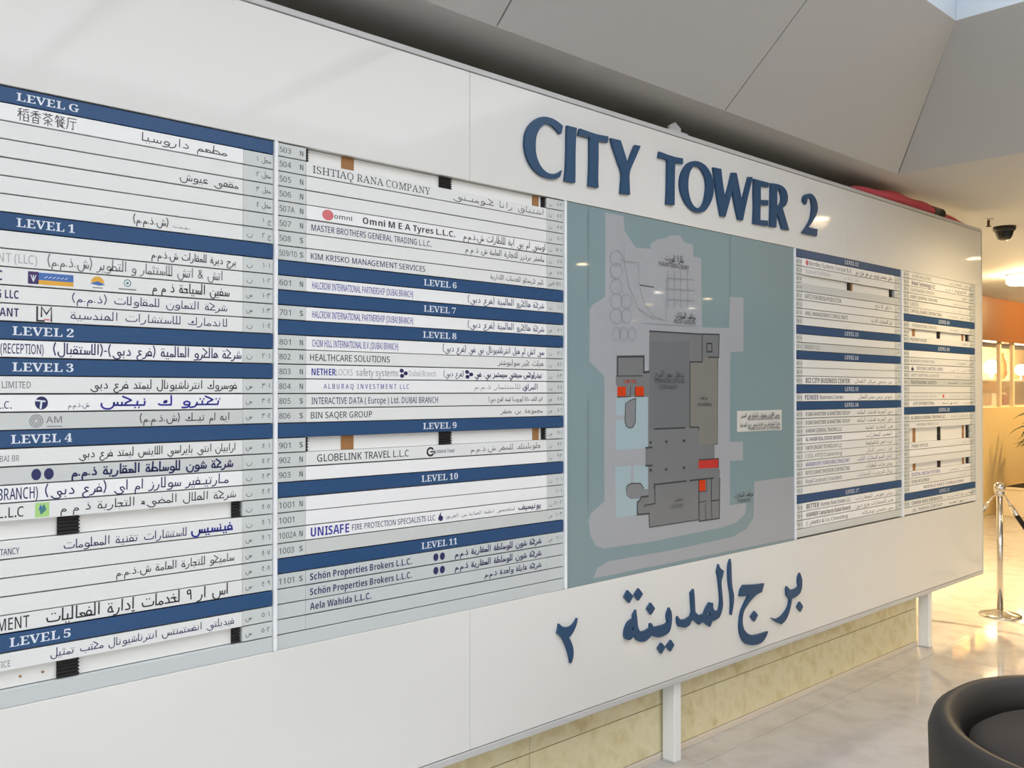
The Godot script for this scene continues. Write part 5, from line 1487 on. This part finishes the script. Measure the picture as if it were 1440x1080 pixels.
func build_chair() -> void:
	var at := Vector3(2.68, 0, 1.755)
	var c := thing("tub_chair", "dark grey tub chair with a rounded back standing before the board", "chair", at)
	# curved shell: sections round an arc, back towards the board
	var mid := atan2(-0.45, 0.89)
	var st := SurfaceTool.new()
	st.begin(Mesh.PRIMITIVE_TRIANGLES)
	st.set_smooth_group(0)
	var rows := []
	var n := 48
	for i in n + 1:
		var t := float(i) / n
		var s := absf(t - 0.5) * 2.0
		var a := mid + (t - 0.5) * deg_to_rad(285.0)
		var top := lerpf(0.775, 0.74, smoothstep(0.2, 1.0, s))
		var ro := 0.425
		var th := 0.075
		var prof := [Vector2(ro - 0.05, 0.16), Vector2(ro - 0.015, 0.3), Vector2(ro, 0.5), Vector2(ro + 0.005, top - 0.05), Vector2(ro - 0.006, top - 0.018), Vector2(ro - 0.03, top), Vector2(ro - th + 0.025, top - 0.004), Vector2(ro - th + 0.004, top - 0.026), Vector2(ro - th, top - 0.06), Vector2(ro - th - 0.012, 0.5), Vector2(ro - th - 0.02, 0.3), Vector2(ro - th - 0.02, 0.16)]
		var row := []
		for p in prof:
			row.append(Vector3(cos(a) * p.x, p.y, sin(a) * p.x))
		rows.append(row)
	for i in n:
		for k in rows[0].size():
			var l: int = (k + 1) % rows[0].size()
			quad(st, rows[i][k], rows[i][l], rows[i + 1][l], rows[i + 1][k])
	for e in [0, n]:
		var m := Vector3.ZERO
		for v in rows[e]:
			m += v / rows[e].size()
		for k in rows[e].size():
			var l: int = (k + 1) % rows[e].size()
			st.add_vertex(m)
			st.add_vertex(rows[e][l if e == 0 else k])
			st.add_vertex(rows[e][k if e == 0 else l])
	st.generate_normals()
	part("back_shell", st.commit(), M.leather, c)
	part("seat", lathe([Vector2(0.0, 0.725), Vector2(0.2, 0.72), Vector2(0.3, 0.71), Vector2(0.33, 0.69), Vector2(0.332, 0.4), Vector2(0.31, 0.2), Vector2(0.0, 0.2)], 48), M.fabric, c)
	for k in 4:
		var a := PI / 4 + k * PI / 2
		part("leg", lathe([Vector2(0.0, 0.2), Vector2(0.02, 0.2), Vector2(0.014, 0.0), Vector2(0.0, 0.0)], 14), M.black, c, Vector3(cos(a) * 0.28, 0.0, sin(a) * 0.28))


func build_ceiling_fittings() -> void:
	var d := thing("dome_camera", "black dome camera hanging from the ceiling past the board", "camera", Vector3(7.45, CEIL, -0.1))
	part("mount", lathe([Vector2(0.0, 0.0), Vector2(0.078, 0.0), Vector2(0.078, -0.02), Vector2(0.07, -0.035), Vector2(0.0, -0.035)], 28), M.black, d)
	part("dome", lathe([Vector2(0.064, -0.034), Vector2(0.054, -0.07), Vector2(0.046, -0.092), Vector2(0.024, -0.1), Vector2(0.0, -0.102)], 28), M.dome, d)
	var s := thing("sprinkler_head", "small sprinkler head under the ceiling beside the dome camera", "sprinkler", Vector3(7.03, CEIL, -0.065))
	part("escutcheon", lathe([Vector2(0.0, -0.008), Vector2(0.03, -0.006), Vector2(0.034, 0.0), Vector2(0.0, 0.0)], 20), M.frame, s)
	part("stem", lathe([Vector2(0.0, -0.004), Vector2(0.009, -0.004), Vector2(0.009, -0.05), Vector2(0.0, -0.05)], 14), M.trunk, s)
	part("deflector", lathe([Vector2(0.0, -0.05), Vector2(0.018, -0.052), Vector2(0.018, -0.055), Vector2(0.0, -0.056)], 16), M.trunk, s)
	var br := thing("metal_bracket", "small grey metal bracket on the top rail of the board", "bracket", Vector3(3.27, 2.7215, -0.04))
	part("foot_plate", cbox(Vector3(0.14, 0.01, 0.06), 0.002), M.frame, br, Vector3(0, 0.005, 0))
	part("lug", extruded(PackedVector2Array([Vector2(-0.04, 0), Vector2(0.04, 0), Vector2(0.04, 0.025), Vector2(0.0, 0.045), Vector2(-0.04, 0.025)]), PackedVector2Array(), -0.006, 0.006), M.frame, br, Vector3(0.01, 0.01, 0.0))
	# rolled red banner left on top of the board
	var r := thing("rolled_banner", "rolled red banner lying on top of the board end", "banner", Vector3(5.75, 2.7215, -0.05))
	var path := []
	var radii := []
	for k in 25:
		var t := k / 24.0
		path.append(Vector3(-0.85 + 1.62 * t, 0.0, 0.006 * sin(t * 9.0)))
		radii.append(0.013 + 0.026 * sin(PI * minf(1.0, t * 1.1)) + 0.003 * sin(t * 23.0))
		path[-1].y = radii[-1]
	part("cloth_roll", tube(path, radii, 16), M.red_cloth, r)
	part("tie_strap", tube([Vector3(0.24, 0.034, 0), Vector3(0.4, 0.034, 0)], [0.034], 16), M.black, r)


func _ready() -> void:
	rng.seed = 7
	# camera
	var cam := Camera3D.new()
	cam.name = "camera"
	cam.fov = 45.1145
	cam.near = 0.05
	cam.far = 100.0
	add_child(cam)
	cam.transform = Transform3D(Basis(Vector3(0.726967, -0.000418, 0.686672), Vector3(-0.005730, 0.999961, 0.006675), Vector3(-0.686648, -0.008787, 0.726937)).orthonormalized(), Vector3(0, 1.6, 2.4))
	cam.current = true
	# sky and exposure
	var env := Environment.new()
	env.background_mode = Environment.BG_SKY
	var sky := Sky.new()
	var sm := ProceduralSkyMaterial.new()
	sm.sky_top_color = rgb(226, 228, 234)
	sm.sky_horizon_color = rgb(240, 242, 244)
	sm.ground_bottom_color = rgb(150, 146, 138)
	sm.ground_horizon_color = rgb(196, 194, 188)
	sm.sky_energy_multiplier = 1.6
	sm.ground_energy_multiplier = 1.0
	sky.sky_material = sm
	env.sky = sky
	env.tonemap_mode = Environment.TONE_MAPPER_LINEAR
	env.tonemap_exposure = 1.41
	env.sdfgi_enabled = true
	env.ssao_enabled = true
	env.ssil_enabled = true
	var we := WorldEnvironment.new()
	we.name = "world_environment"
	we.environment = env
	add_child(we)
	make_materials()
	build_shell()
	build_board()
	build_shop()
	# downlights: ceiling past the skylight well, some seen only as reflections in the board
	for q in [[6.12, 0.884, true, "downlight in the ceiling beside the corner of the skylight well"], [9.0, 0.874, true, "downlight in the ceiling over the rope stanchions"], [6.63, 3.62, true, "downlight in the ceiling past the far side of the well"], [9.2, 4.69, false, "white downlight over the open lobby floor"], [10.38, 5.76, true, "warm downlight over the open lobby floor"], [11.28, 5.68, false, "white downlight over the open lobby floor"], [10.31, 4.73, true, "warm downlight over the open lobby floor"], [12.57, 7.81, true, "warm downlight over the open lobby floor"]]:
		downlight(Vector3(q[0], CEIL, q[1]), q[2], 2.0, q[3])
	glare_drum(Vector3(10.6, CEIL, -0.97), 1.8, "ceiling lamp before the shop fascia, its glare built as a glowing drum")
	glare_drum(Vector3(13.8, CEIL, -0.9), 3.4, "ceiling lamp above the planter, its glare built as a glowing drum")
	downlight(Vector3(8.1, CEIL, -1.2), true, 20.0, "warm downlight in the ceiling behind the board end", 0.1)
	build_chair()
	build_stanchions()
	build_plant()
	build_ceiling_fittings()
